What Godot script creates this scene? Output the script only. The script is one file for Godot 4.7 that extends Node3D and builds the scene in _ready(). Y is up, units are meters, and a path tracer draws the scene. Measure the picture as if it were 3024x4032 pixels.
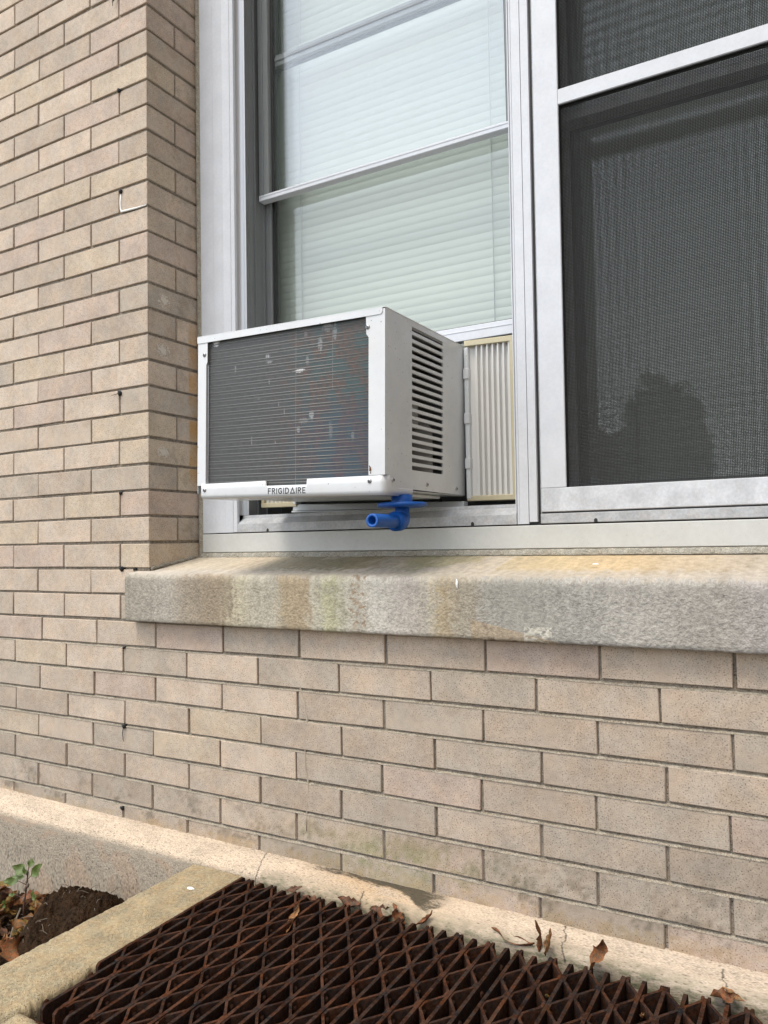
extends Node3D
# A brick wall with a window air conditioner, a stone sill and a rusty window-well grating.
# y = 0 is the mortar joint at the top of the sill, z = 0 the face of the brickwork, +z towards the viewer.

const COURSE := 0.0635
const LENGTH := 0.2096
const BED := 0.0064
const HEAD := 0.0048
const CORNER := -0.005
const FRAME_Z := -0.169

var rng := RandomNumberGenerator.new()
var wobble := FastNoiseLite.new()
var M := {}
var shared := {}
var names := {}

# ------------------------------------------------------------------ helpers
func lin(r: float, g: float, b: float) -> Color:
	return Color(r, g, b).linear_to_srgb()

func begin(flat := true) -> SurfaceTool:
	var st := SurfaceTool.new()
	st.begin(Mesh.PRIMITIVE_TRIANGLES)
	if flat:
		st.set_smooth_group(-1)
	return st

func tri(st: SurfaceTool, a: Vector3, b: Vector3, c: Vector3, n: Vector3) -> void:
	if (c - a).cross(b - a).dot(n) < 0.0:
		var t := b
		b = c
		c = t
	st.add_vertex(a)
	st.add_vertex(b)
	st.add_vertex(c)

func quad(st: SurfaceTool, a: Vector3, b: Vector3, c: Vector3, d: Vector3, n: Vector3) -> void:
	tri(st, a, b, c, n)
	tri(st, a, c, d, n)

# chamfered box; skew is added to x in proportion to the height over y = 0.1
func box(st: SurfaceTool, lo: Vector3, hi: Vector3, b := 0.001, skew := 0.0, jitter := 0.0) -> void:
	var P := {}
	for sx in 2:
		for sy in 2:
			for sz in 2:
				var c := Vector3(hi.x if sx else lo.x, hi.y if sy else lo.y, hi.z if sz else lo.z)
				var i := Vector3(-1 if sx else 1, -1 if sy else 1, -1 if sz else 1) * b
				if jitter > 0.0:
					c += Vector3(rng.randf_range(-1, 1), rng.randf_range(-1, 1), rng.randf_range(-0.5, 0.5)) * jitter
				var three := [c + Vector3(0, i.y, i.z), c + Vector3(i.x, 0, i.z), c + Vector3(i.x, i.y, 0)]
				for k in 3:
					if skew != 0.0:
						three[k].x += skew * (three[k].y - 0.1)
				P[[sx, sy, sz]] = three
	var d := [[0, 0, 0], [0, 0, 0]]
	for axis in 3:
		var u := (axis + 1) % 3
		var v := (axis + 2) % 3
		for s in 2:
			var n := Vector3.ZERO
			n[axis] = 1 if s else -1
			var q := []
			for uv in [[0, 0], [1, 0], [1, 1], [0, 1]]:
				var key := [0, 0, 0]
				key[axis] = s
				key[u] = uv[0]
				key[v] = uv[1]
				q.append(P[key][axis])
			quad(st, q[0], q[1], q[2], q[3], n)
			if b <= 0.0:
				continue
			for s2 in 2:      # the edge between this face and the next axis' face
				var ka := [0, 0, 0]
				ka[axis] = s
				ka[u] = s2
				var kb: Array = ka.duplicate()
				kb[v] = 1
				var m := n
				m[u] = 1 if s2 else -1
				quad(st, P[ka][axis], P[kb][axis], P[kb][u], P[ka][u], m)
	if b > 0.0:
		for key in P:
			tri(st, P[key][0], P[key][1], P[key][2], Vector3(1 if key[0] else -1, 1 if key[1] else -1, 1 if key[2] else -1))

# closed loop A swept straight to loop B
func prism(st: SurfaceTool, A: PackedVector3Array, B: PackedVector3Array, caps := true) -> void:
	var n := A.size()
	var ca := Vector3.ZERO
	var cb := Vector3.ZERO
	for i in n:
		ca += A[i] / n
		cb += B[i] / n
	var dir := cb - ca
	var area := Vector3.ZERO
	for i in n:
		area += (A[i] - ca).cross(A[(i + 1) % n] - ca)
	var turn := 1.0 if area.dot(dir) > 0.0 else -1.0
	for i in n:
		var j := (i + 1) % n
		quad(st, A[i], A[j], B[j], B[i], (A[j] - A[i]).cross(dir) * turn)
	if not caps:
		return
	var w := area.normalized()
	var u := (A[1] - A[0]).normalized()
	var v := w.cross(u)
	var flat := PackedVector2Array()
	for p in A:
		flat.append(Vector2((p - ca).dot(u), (p - ca).dot(v)))
	var id := Geometry2D.triangulate_polygon(flat)
	for k in range(0, id.size(), 3):
		tri(st, A[id[k]], A[id[k + 1]], A[id[k + 2]], -dir)
		tri(st, B[id[k]], B[id[k + 1]], B[id[k + 2]], dir)

# profile [x, z] pairs run up from y0 to y1, leaning by skew
func upright(st: SurfaceTool, prof: Array, y0: float, y1: float, skew := 0.0) -> void:
	var A := PackedVector3Array()
	var B := PackedVector3Array()
	for p in prof:
		A.append(Vector3(p[0] + skew * (y0 - 0.1), y0, p[1]))
		B.append(Vector3(p[0] + skew * (y1 - 0.1), y1, p[1]))
	prism(st, A, B)

# profile [y, z] pairs run along x
func lying(st: SurfaceTool, prof: Array, x0: float, x1: float, drop := 0.0) -> void:
	var A := PackedVector3Array()
	var B := PackedVector3Array()
	for p in prof:
		A.append(Vector3(x0, p[0], p[1]))
		B.append(Vector3(x1, p[0] - drop, p[1]))
	prism(st, A, B)

# polygon in a plane, pushed along by
func plate(st: SurfaceTool, poly: PackedVector3Array, by: Vector3) -> void:
	var B := PackedVector3Array()
	for p in poly:
		B.append(p + by)
	prism(st, poly, B)

# rows of points with texture coordinates, smooth
func grid(st: SurfaceTool, rows: Array, uvs := [], colors := [], flip := false) -> void:
	var w: int = rows[0].size()
	for j in rows.size():
		for i in w:
			if uvs.size():
				st.set_uv(uvs[j][i])
			if colors.size():
				st.set_color(colors[j][i])
			st.add_vertex(rows[j][i])
	for j in rows.size() - 1:
		for i in w - 1:
			var a := j * w + i
			var q := [a, a + 1, a + w + 1, a + w]
			for k in ([0, 1, 2, 0, 2, 3] if not flip else [0, 2, 1, 0, 3, 2]):
				st.add_index(q[k])

func tube(st: SurfaceTool, path: Array, radii: Array, sides := 10, caps := true) -> void:
	var rings := []
	var side := Vector3.UP
	for i in path.size():
		var a: Vector3 = path[max(i - 1, 0)]
		var b: Vector3 = path[min(i + 1, path.size() - 1)]
		var d := (b - a).normalized()
		if absf(d.dot(side)) > 0.95:
			side = Vector3.RIGHT if absf(d.x) < 0.9 else Vector3.UP
		var u := (side - d * side.dot(d)).normalized()
		side = u
		var v := d.cross(u)
		var ring := PackedVector3Array()
		for k in sides:
			var t := TAU * k / sides
			ring.append(path[i] + (u * cos(t) + v * sin(t)) * radii[i])
		rings.append(ring)
	for i in rings.size() - 1:
		for k in sides:
			var l := (k + 1) % sides
			var c: Vector3 = (path[i] + path[i + 1]) / 2.0
			quad(st, rings[i][k], rings[i][l], rings[i + 1][l], rings[i + 1][k], (rings[i][k] + rings[i + 1][l]) / 2.0 - c)
	if caps:
		for e in [0, rings.size() - 1]:
			var d: Vector3 = path[0] - path[1] if e == 0 else path[e] - path[e - 1]
			for k in sides:
				tri(st, path[e], rings[e][k], rings[e][(k + 1) % sides], d)

func lathe(st: SurfaceTool, prof: Array, o: Vector3, axis: Vector3, sides := 16) -> void:
	var u := axis.cross(Vector3(0.3, 0.8, 0.5)).normalized()
	var v := axis.cross(u)
	for i in prof.size() - 1:
		var r0: float = prof[i][0]
		var r1: float = prof[i + 1][0]
		for k in sides:
			var t0 := TAU * k / sides
			var t1 := TAU * (k + 1) / sides
			var e0 := u * cos(t0) + v * sin(t0)
			var e1 := u * cos(t1) + v * sin(t1)
			var h0: Vector3 = o + axis * prof[i][1]
			var h1: Vector3 = o + axis * prof[i + 1][1]
			var out: Vector3 = (e0 + e1) * (prof[i + 1][1] - prof[i][1]) + axis * 2.0 * (r0 - r1)
			if r0 > 0.0:
				tri(st, h0 + e0 * r0, h0 + e1 * r0, h1 + e1 * r1, out)
			if r1 > 0.0:
				tri(st, h0 + e0 * r0, h1 + e1 * r1, h1 + e0 * r1, out)

# a ribbon standing on edge along a path in the xz plane
func ribbon(st: SurfaceTool, path: Array, half: float, y0: float, y1: float) -> void:
	var L := []
	var R := []
	for i in path.size():
		var a: Vector2 = path[max(i - 1, 0)]
		var b: Vector2 = path[i]
		var c: Vector2 = path[min(i + 1, path.size() - 1)]
		var d0 := (b - a).normalized() if i > 0 else (c - b).normalized()
		var d1 := (c - b).normalized() if i < path.size() - 1 else d0
		var n0 := Vector2(-d0.y, d0.x)
		var n := (n0 + Vector2(-d1.y, d1.x)).normalized()
		n *= half / maxf(0.4, n.dot(n0))
		L.append(b + n)
		R.append(b - n)
	for i in path.size() - 1:
		var l0: Vector2 = L[i]
		var l1: Vector2 = L[i + 1]
		var r0: Vector2 = R[i]
		var r1: Vector2 = R[i + 1]
		var nn := Vector3(l0.x - r0.x, 0, l0.y - r0.y)
		quad(st, Vector3(l0.x, y0, l0.y), Vector3(l1.x, y0, l1.y), Vector3(l1.x, y1, l1.y), Vector3(l0.x, y1, l0.y), nn)
		quad(st, Vector3(r0.x, y0, r0.y), Vector3(r1.x, y0, r1.y), Vector3(r1.x, y1, r1.y), Vector3(r0.x, y1, r0.y), -nn)
		quad(st, Vector3(l0.x, y1, l0.y), Vector3(l1.x, y1, l1.y), Vector3(r1.x, y1, r1.y), Vector3(r0.x, y1, r0.y), Vector3.UP)
		quad(st, Vector3(l0.x, y0, l0.y), Vector3(l1.x, y0, l1.y), Vector3(r1.x, y0, r1.y), Vector3(r0.x, y0, r0.y), Vector3.DOWN)

func finish(st: SurfaceTool) -> ArrayMesh:
	st.generate_normals()
	return st.commit()

func put(called: String, mesh: Mesh, mat: Material, parent: Node = self, at := Vector3.ZERO) -> MeshInstance3D:
	var o := MeshInstance3D.new()
	var key := [parent, called]
	var n: int = names.get(key, 0)
	names[key] = n + 1
	o.name = called if n == 0 else "%s_%03d" % [called, n]
	o.mesh = mesh
	o.material_override = mat
	o.position = at
	parent.add_child(o, true)
	return o

func part(called: String, st: SurfaceTool, mat: Material, parent: Node = self) -> MeshInstance3D:
	return put(called, finish(st), mat, parent)

func tag(o: Node, label: String, category: String, group := "") -> Node:
	o.set_meta("label", label)
	o.set_meta("category", category)
	if group:
		o.set_meta("group", group)
	return o

func thing(called: String, label: String, category: String, at := Vector3.ZERO, group := "") -> Node3D:
	var o := Node3D.new()
	var n: int = names.get([self, called], 0)
	names[[self, called]] = n + 1
	o.name = called if n == 0 else "%s_%03d" % [called, n]
	o.position = at
	add_child(o, true)
	tag(o, label, category, group)
	return o

func structure(o: Node, kind := "structure") -> Node:
	o.set_meta("kind", kind)
	return o

# ------------------------------------------------------------------ textures
func noise(w: int, h: int, freq: float, s: int, octaves := 3, kind := FastNoiseLite.TYPE_SIMPLEX_SMOOTH) -> PackedByteArray:
	var f := FastNoiseLite.new()
	f.seed = s
	f.frequency = freq
	f.noise_type = kind
	f.fractal_octaves = octaves
	var im := f.get_seamless_image(w, h)
	im.convert(Image.FORMAT_L8)
	return im.get_data()

func picture(w: int, h: int, rgb: PackedByteArray) -> ImageTexture:
	return ImageTexture.create_from_image(Image.create_from_data(w, h, false, Image.FORMAT_RGB8, rgb))

func grey(w: int, h: int, l: PackedByteArray) -> ImageTexture:
	return ImageTexture.create_from_image(Image.create_from_data(w, h, false, Image.FORMAT_L8, l))

# a mottled, speckled surface round white that multiplies a material's colour, and its relief
func mottle(n: int, s: int, broad: float, middle: float, fine: float, speck: float, speck_at: int, warm: float, speck_freq := 0.13, mean := 222.0) -> Array:
	var a := noise(n, n, 0.006, s, 3)
	var b := noise(n, n, 0.04, s + 1, 3)
	var c := noise(n, n, 0.22, s + 2, 2)
	var d := noise(n, n, speck_freq, s + 3, 1)
	var e := noise(n, n, 0.012, s + 4, 2)
	var rgb := PackedByteArray()
	rgb.resize(n * n * 3)
	var rel := PackedByteArray()
	rel.resize(n * n)
	for i in n * n:
		var v := mean + (a[i] - 128) * broad + (b[i] - 128) * middle + (c[i] - 128) * fine
		var dark := maxf(0.0, (d[i] - speck_at) / float(256 - speck_at))
		v *= 1.0 - speck * dark
		var t := (e[i] - 128) * warm
		rgb[i * 3] = int(clampf(v + t, 0, 255))
		rgb[i * 3 + 1] = int(clampf(v, 0, 255))
		rgb[i * 3 + 2] = int(clampf(v - t, 0, 255))
		rel[i] = int(clampf(140 + (b[i] - 128) * 0.35 + (c[i] - 128) * 0.5 - dark * 160.0, 0, 255))
	return [picture(n, n, rgb), grey(n, n, rel)]

func material(called: String, color: Color, rough := 0.8, tex: Array = [], metres := 0.5, relief := 0.0, metal := 0.0) -> StandardMaterial3D:
	var m := StandardMaterial3D.new()
	m.resource_name = called
	m.albedo_color = color
	m.roughness = rough
	m.metallic = metal
	m.cull_mode = BaseMaterial3D.CULL_DISABLED
	if tex.size():
		m.albedo_texture = tex[0]
		m.uv1_triplanar = true
		m.uv1_world_triplanar = true
		m.uv1_triplanar_sharpness = 8.0
		m.uv1_scale = Vector3.ONE / metres
		if relief != 0.0 and tex.size() > 1:
			m.heightmap_enabled = true
			m.heightmap_texture = tex[1]
			m.heightmap_scale = relief
	return m

# stops: [x, r, g, b] rows in linear colour
func ramp(stops: Array, x: float) -> Color:
	if x <= stops[0][0]:
		return Color(stops[0][1], stops[0][2], stops[0][3])
	for i in stops.size() - 1:
		if x <= stops[i + 1][0]:
			var t: float = (x - stops[i][0]) / (stops[i + 1][0] - stops[i][0])
			t = t * t * (3.0 - 2.0 * t)
			return Color(lerpf(stops[i][1], stops[i + 1][1], t), lerpf(stops[i][2], stops[i + 1][2], t), lerpf(stops[i][3], stops[i + 1][3], t))
	var l: Array = stops[-1]
	return Color(l[1], l[2], l[3])

func uv_material(called: String, tex: ImageTexture, rough: float, grain: Array = [], metres := 0.3, relief := 0.0) -> StandardMaterial3D:
	var m := StandardMaterial3D.new()
	m.resource_name = called
	m.albedo_texture = tex
	m.roughness = rough
	m.cull_mode = BaseMaterial3D.CULL_DISABLED
	m.texture_repeat = false
	return m

# ------------------------------------------------------------------ the scene
func _ready() -> void:
	rng.seed = 4711
	wobble.seed = 9
	wobble.frequency = 1.0
	set_camera_and_light()
	set_materials()
	build_ground()
	build_brick_wall()
	build_foundation()
	build_sill()
	build_curb()
	build_room()
	build_left_window()
	build_right_window()
	build_blinds()
	build_air_conditioner()
	build_side_curtains()
	build_drain_fitting()
	build_gratings()
	build_litter()
	build_plant()
	build_blocker()
	build_garden()

func set_camera_and_light() -> void:
	var cam := Camera3D.new()
	cam.name = "camera"
	cam.fov = 67.584
	cam.near = 0.02
	cam.far = 900.0
	var y := Basis(Vector3.UP, 0.5164)
	var x := Basis(Vector3.RIGHT, 0.0406)
	var z := Basis(Vector3.BACK, -0.0177)
	cam.transform = Transform3D(y * x * z, Vector3(1.3964, 0.0510, 1.3221))
	add_child(cam)
	cam.current = true
	var env := Environment.new()
	var sky := Sky.new()
	var sm := ProceduralSkyMaterial.new()
	sm.sky_top_color = Color(0.84, 0.88, 0.94)
	sm.sky_horizon_color = Color(0.93, 0.94, 0.95)
	sm.sky_curve = 0.25
	sm.ground_bottom_color = Color(0.35, 0.33, 0.28)
	sm.ground_horizon_color = Color(0.6, 0.6, 0.58)
	sm.sun_angle_max = 1.0
	sky.sky_material = sm
	env.background_mode = Environment.BG_SKY
	env.sky = sky
	env.background_energy_multiplier = 1.0
	env.ambient_light_source = Environment.AMBIENT_SOURCE_SKY
	env.tonemap_mode = Environment.TONE_MAPPER_LINEAR
	env.tonemap_exposure = 2.92
	env.sdfgi_enabled = true
	env.ssao_enabled = true
	env.ssil_enabled = true
	var we := WorldEnvironment.new()
	we.name = "environment"
	we.environment = env
	add_child(we)
	var sun := DirectionalLight3D.new()
	sun.name = "sun"
	sun.light_energy = 0.32
	sun.light_color = Color(1.0, 0.97, 0.92)
	sun.light_angular_distance = 24.0
	sun.shadow_enabled = true
	var from := Vector3(-0.20, 1.55, 0.80).normalized()
	sun.look_at_from_position(from * 20.0, Vector3.ZERO)
	add_child(sun)

func set_materials() -> void:
	var clay := mottle(1024, 11, 0.10, 0.09, 0.14, 0.55, 192, 0.035, 0.24, 235.0)
	var tones := [[0.565, 0.458, 0.362], [0.62, 0.502, 0.398], [0.505, 0.408, 0.322], [0.555, 0.436, 0.354], [0.585, 0.474, 0.360], [0.505, 0.420, 0.338], [0.45, 0.370, 0.294]]
	M.brick = []
	for i in tones.size():
		var t: Array = tones[i]
		var m := material("brick_clay", lin(t[0], t[1], t[2]), 0.9, clay, 0.75, 0.06)
		m.uv1_offset = Vector3(0.13 * i, 0.37 * i, 0.21 * i)
		m.vertex_color_use_as_albedo = true
		M.brick.append(m)
	M.mortar = material("mortar", lin(0.34, 0.285, 0.225), 0.95, mottle(512, 31, 0.18, 0.25, 0.25, 0.5, 170, 0.05), 0.25, 0.14)
	M.joint = material("weathered_joint", lin(0.46, 0.40, 0.315), 0.95, mottle(512, 41, 0.25, 0.35, 0.35, 0.6, 165, 0.05), 0.12, 0.14)
	M.crack = material("crack_filler", lin(0.36, 0.30, 0.235), 0.95)
	M.mortar.vertex_color_use_as_albedo = true
	var stone := mottle(1024, 51, 0.16, 0.22, 0.28, 0.5, 185, 0.06)
	M.concrete = material("concrete", lin(0.50, 0.425, 0.315), 0.95, stone, 0.55, 0.20)
	M.curb = material("curb_concrete", lin(0.50, 0.395, 0.24), 0.95, stone, 0.42, 0.30)
	M.curb.vertex_color_use_as_albedo = true
	M.soil = material("soil", lin(0.058, 0.035, 0.021), 1.0, mottle(512, 71, 0.4, 0.5, 0.5, 0.5, 170, 0.1), 0.22, 0.9)
	M.soil.metallic_specular = 0.1
	M.pit = M.soil
	M.ground = material("ground", lin(0.20, 0.185, 0.13), 1.0, mottle(512, 81, 0.4, 0.5, 0.5, 0.4, 170, 0.2), 1.4, 0.5)
	var metal := mottle(1024, 91, 0.035, 0.03, 0.02, 0.6, 238, 0.006, 0.2)
	M.white = material("painted_aluminium", lin(0.80, 0.825, 0.885), 0.42, metal, 0.45, 0.01)
	M.panel = material("sill_panel_paint", lin(0.72, 0.73, 0.71), 0.5, metal, 0.6, 0.01)
	M.grimy_shaded = material("weathered_shaded_aluminium", lin(0.56, 0.575, 0.60), 0.5, mottle(1024, 111, 0.16, 0.12, 0.05, 0.7, 222, 0.03, 0.2), 0.35, 0.01)  # weathered rails; its darker tone also paints shade behind the screen
	M.worn = material("worn_white_rail", lin(0.74, 0.765, 0.815), 0.45, mottle(1024, 171, 0.13, 0.09, 0.04, 0.6, 226, 0.01, 0.2), 0.35)
	M.shaded_metal = material("shaded_aluminium", lin(0.24, 0.255, 0.26), 0.35, metal, 0.4)  # shade of the recessed jamb and sashes is put into this grey
	M.bare = material("bare_aluminium", lin(0.50, 0.51, 0.53), 0.42, [], 1, 0, 0.6)
	M.gasket = material("black_gasket", lin(0.012, 0.012, 0.013), 0.6)
	M.caulk = material("old_caulk", lin(0.66, 0.62, 0.53), 0.9, mottle(512, 121, 0.2, 0.3, 0.3, 0.7, 165, 0.04), 0.1, 0.25)
	M.dark_caulk = material("grey_caulk", lin(0.50, 0.455, 0.37), 0.9, mottle(512, 131, 0.2, 0.3, 0.3, 0.7, 165, 0.04), 0.1, 0.25)
	var pane := StandardMaterial3D.new()
	pane.resource_name = "window_glass"
	pane.albedo_color = Color(0.8, 0.9, 0.86, 0.012)
	pane.transparency = BaseMaterial3D.TRANSPARENCY_ALPHA
	pane.roughness = 0.02
	pane.metallic_specular = 0.8
	pane.cull_mode = BaseMaterial3D.CULL_DISABLED
	M.pane = pane
	M.slat = material("blind_slat", lin(0.50, 0.56, 0.50), 0.5)
	M.slat.backlight_enabled = true
	M.slat.backlight = Color(0.3, 0.3, 0.3)
	M.cord = material("ladder_cord", lin(0.35, 0.38, 0.37), 0.9)
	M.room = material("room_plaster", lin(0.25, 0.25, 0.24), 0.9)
	M.mesh = material("screen_wire", lin(0.035, 0.038, 0.04), 0.6, [], 1, 0, 0.0)
	M.enamel = material("white_enamel", lin(0.86, 0.875, 0.90), 0.32, mottle(512, 141, 0.03, 0.02, 0.01, 0.8, 240, 0.01), 0.5)
	M.enamel_grey = material("enamel_shell", lin(0.85, 0.88, 0.90), 0.2, mottle(512, 151, 0.04, 0.02, 0.01, 0.85, 236, 0.01), 0.4)
	M.dark = material("galvanised_inside", lin(0.22, 0.22, 0.215), 0.6)
	M.steel = material("screw_steel", lin(0.42, 0.42, 0.43), 0.35, [], 1, 0, 0.9)
	M.cream = material("aged_plastic", lin(0.70, 0.62, 0.42), 0.5, metal, 0.4)
	M.pleat = material("pleated_vinyl", lin(0.66, 0.65, 0.63), 0.5)
	M.blue = material("blue_plastic", lin(0.004, 0.115, 0.50), 0.5, metal, 0.1)
	M.ink = material("printed_ink", lin(0.02, 0.02, 0.022), 0.5)
	M.rust = []
	var rusty := mottle(512, 161, 0.45, 0.5, 0.4, 0.5, 180, 0.35)
	for t in [[0.074, 0.036, 0.024], [0.060, 0.031, 0.022], [0.092, 0.042, 0.026], [0.054, 0.031, 0.023]]:
		var m := material("rusty_iron", lin(t[0], t[1], t[2]), 0.95, rusty, 0.16, 0.12)
		m.metallic_specular = 0.15
		M.rust.append(m)
	M.leaf = []
	for t in [[0.33, 0.13, 0.045], [0.25, 0.09, 0.03], [0.40, 0.19, 0.07], [0.18, 0.075, 0.035], [0.36, 0.22, 0.06]]:
		var m := material("dry_leaf", lin(t[0], t[1], t[2]), 0.7, rusty, 0.07, 0.05)
		m.backlight_enabled = true
		m.backlight = Color(0.25, 0.12, 0.05)
		M.leaf.append(m)
	M.green = material("green_leaf", lin(0.10, 0.135, 0.04), 0.5)
	M.green.backlight_enabled = true
	M.green.backlight = Color(0.25, 0.35, 0.05)
	M.stem = material("plant_stem", lin(0.10, 0.05, 0.035), 0.8)
	M.twig = material("twig_bark", lin(0.16, 0.13, 0.10), 0.9)
	M.plug = material("black_plug", lin(0.02, 0.022, 0.024), 0.8)
	M.sealant = material("white_sealant", lin(0.82, 0.82, 0.80), 0.6)
	M.lime = material("lime_smear", lin(0.56, 0.50, 0.43), 0.95)

# ------------------------------------------------------------------ ground
func build_ground() -> void:
	var st := begin()
	var y := -0.86
	var R := 400.0
	quad(st, Vector3(-R, y, -0.3), Vector3(0.2, y, -0.3), Vector3(0.2, y, R), Vector3(-R, y, R), Vector3.UP)
	quad(st, Vector3(0.2, y, 0.70), Vector3(R, y, 0.70), Vector3(R, y, R), Vector3(0.2, y, R), Vector3.UP)
	quad(st, Vector3(2.42, y, -0.3), Vector3(R, y, -0.3), Vector3(R, y, 0.70), Vector3(2.42, y, 0.70), Vector3.UP)
	structure(part("ground", st, M.ground))
	var rows := []
	for j in 130:
		var row := PackedVector3Array()
		for i in 240:
			var x := -1.2 + 1.385 * i / 239.0
			var z := 0.03 + 0.8 * j / 129.0
			var h := -0.835 + 0.018 * wobble.get_noise_2d(x * 7, z * 7) + 0.012 * wobble.get_noise_2d(x * 24, z * 24) + 0.009 * wobble.get_noise_2d(x * 60, z * 60) + 0.006 * wobble.get_noise_2d(x * 170, z * 170)
			h += 0.108 * exp(-pow((x + 0.035) / 0.12, 4) - pow((z - 0.17) / 0.10, 2)) + 0.05 * exp(-pow((x - 0.10) / 0.10, 2) - pow((z - 0.2) / 0.15, 2))
			h += 0.03 * exp(-pow((x + 0.06) / 0.12, 2) - pow((z - 0.2) / 0.1, 2))
			row.append(Vector3(x, h, z))
		rows.append(row)
	st = begin(false)
	grid(st, rows)
	structure(part("soil", st, M.soil))
	# roots and shreds of bark in the soil
	st = begin(false)
	for i in 260:
		var j := 12 + rng.randi() % 40
		var k := 130 + rng.randi() % 104
		var a: Vector3 = rows[j][k] + Vector3(0, 0.001, 0)
		var d := Vector3(rng.randf_range(-1, 1), rng.randf_range(-0.15, 0.35), rng.randf_range(-1, 1)).normalized() * rng.randf_range(0.008, 0.03)
		tube(st, [a, a + d * 0.5 + Vector3(0, 0.003, 0), a + d], [0.0008, 0.0007, 0.0004], 5, false)
	structure(part("root_fibres", st, M.twig), "stuff")
	st = begin()
	quad(st, Vector3(0.3, -0.90, 0.04), Vector3(2.45, -0.90, 0.04), Vector3(2.45, -0.90, 0.6), Vector3(0.3, -0.90, 0.6), Vector3.UP)
	structure(part("pit_floor", st, M.pit))

# ------------------------------------------------------------------ brickwork
func brick_mesh(size: Vector3, variant: int) -> ArrayMesh:
	var key := [snappedf(size.x, 0.004), snappedf(size.y, 0.002), snappedf(size.z, 0.01), variant]
	if not shared.has(key):
		var st := begin()
		st.set_color(Color.WHITE)
		box(st, -size / 2.0, size / 2.0, 0.0013, 0.0, 0.0012)
		shared[key] = finish(st)
	return shared[key]

# what has soaked into or grown on the brickwork at a place: a multiplier of the clay's colour
func soiling(p: Vector3, on_reveal: bool) -> Color:
	var c := Color.WHITE
	var big := wobble.get_noise_3d(p.x * 9, p.y * 14, p.z * 9)
	var small := wobble.get_noise_3d(p.x * 70, p.y * 45, p.z * 70 + 5)
	var tiny := wobble.get_noise_3d(p.x * 240, p.y * 120, p.z * 240 + 9)
	if on_reveal:
		var edge := -0.137 + 0.006 * wobble.get_noise_2d(p.y * 12, 3) + 0.003 * tiny
		if p.z < edge and p.y > 0.2 and p.y < 0.66:
			var k := clampf((edge - p.z) / 0.004, 0, 1) * clampf(0.75 + big * 0.9, 0.25, 1.0) * clampf((0.66 - p.y) / 0.1, 0, 1) * clampf((p.y - 0.2) / 0.05, 0, 1)
			c = c.lerp(Color(0.92, 0.66, 0.33), k)
		elif p.z < -0.085 and big + small * 0.7 > 0.22:
			c = c.lerp(Color(0.74, 0.76, 0.74), clampf((big + small * 0.7 - 0.22) * 3.0, 0, 0.8))
		return c
	if p.y < -0.44:
		var g := big * 0.9 + small * 0.75 + tiny * 0.35
		var where := clampf((-0.47 - p.y) / 0.09, 0, 1)
		var least := 0.12 if p.x < 0.75 else -0.02
		if g > least:
			c = c.lerp(Color(0.50, 0.49, 0.46), clampf((g - least) * 2.4, 0, 0.85) * where)
		var green := exp(-pow((p.x - 0.66) / 0.20, 2)) * clampf((-0.5 - p.y) / 0.05, 0, 1) * clampf(0.55 + big + small, 0, 1)
		c = c.lerp(Color(0.66, 0.74, 0.50), clampf(green, 0, 0.9))
		if p.y < -0.594 + 0.006 * small:
			c = c.lerp(Color(0.98, 0.90, 0.72), clampf(0.45 + big + small, 0, 0.7))
	return c

func soiled_brick(lo: Vector3, hi: Vector3, on_reveal: bool) -> ArrayMesh:
	var st := begin()
	st.set_color(Color.WHITE)
	var c := (lo + hi) / 2.0
	var b := 0.0013
	if on_reveal:
		box(st, lo - c, hi - c - Vector3(0.0012, 0, 0), b)
	else:
		box(st, lo - c, hi - c - Vector3(0, 0, 0.0012), b)
	var du := hi.z - lo.z if on_reveal else hi.x - lo.x
	var nu := int(maxf(3, du / 0.007))
	var nv := 9
	var at := func(i: int, j: int) -> Vector3:
		var a := b + (du - 2 * b) * i / nu
		var v := lo.y + b + (hi.y - lo.y - 2 * b) * j / nv
		return Vector3(hi.x, v, lo.z + a) if on_reveal else Vector3(lo.x + a, v, hi.z)
	var n := Vector3.RIGHT if on_reveal else Vector3.BACK
	for i in nu:
		for j in nv:
			var q := [at.call(i, j), at.call(i + 1, j), at.call(i + 1, j + 1), at.call(i, j + 1)]
			for t in [[0, 1, 2], [0, 2, 3]]:
				var a: Vector3 = q[t[0]]
				var d: Vector3 = q[t[1]]
				var e: Vector3 = q[t[2]]
				if (e - a).cross(d - a).dot(n) < 0.0:
					var s := d
					d = e
					e = s
				for p in [a, d, e]:
					st.set_color(soiling(p, on_reveal))
					st.add_vertex(p - c)
	return finish(st)

func lay(wall: Node, lo: Vector3, hi: Vector3, tone := -1, reveal := false, soiled := false) -> void:
	var k := tone
	if k < 0:
		var r := rng.randf()
		k = 0 if r < 0.26 else 1 if r < 0.46 else 2 if r < 0.62 else 3 if r < 0.78 else 4 if r < 0.88 else 5
	var proud := rng.randf_range(-0.0012, 0.0008)
	var mesh: ArrayMesh
	var variant := rng.randi() % 5
	if reveal or soiled:
		mesh = soiled_brick(lo, hi, reveal)
	else:
		mesh = brick_mesh(hi - lo, variant)
	var o := put("brick", mesh, M.brick[k], wall, (lo + hi) / 2.0 + Vector3(0, rng.randf_range(-0.0006, 0.0006), proud if not reveal else 0.0))
	o.rotation = Vector3(rng.randf_range(-0.004, 0.004), rng.randf_range(-0.004, 0.004), rng.randf_range(-0.0035, 0.0035))

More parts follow.
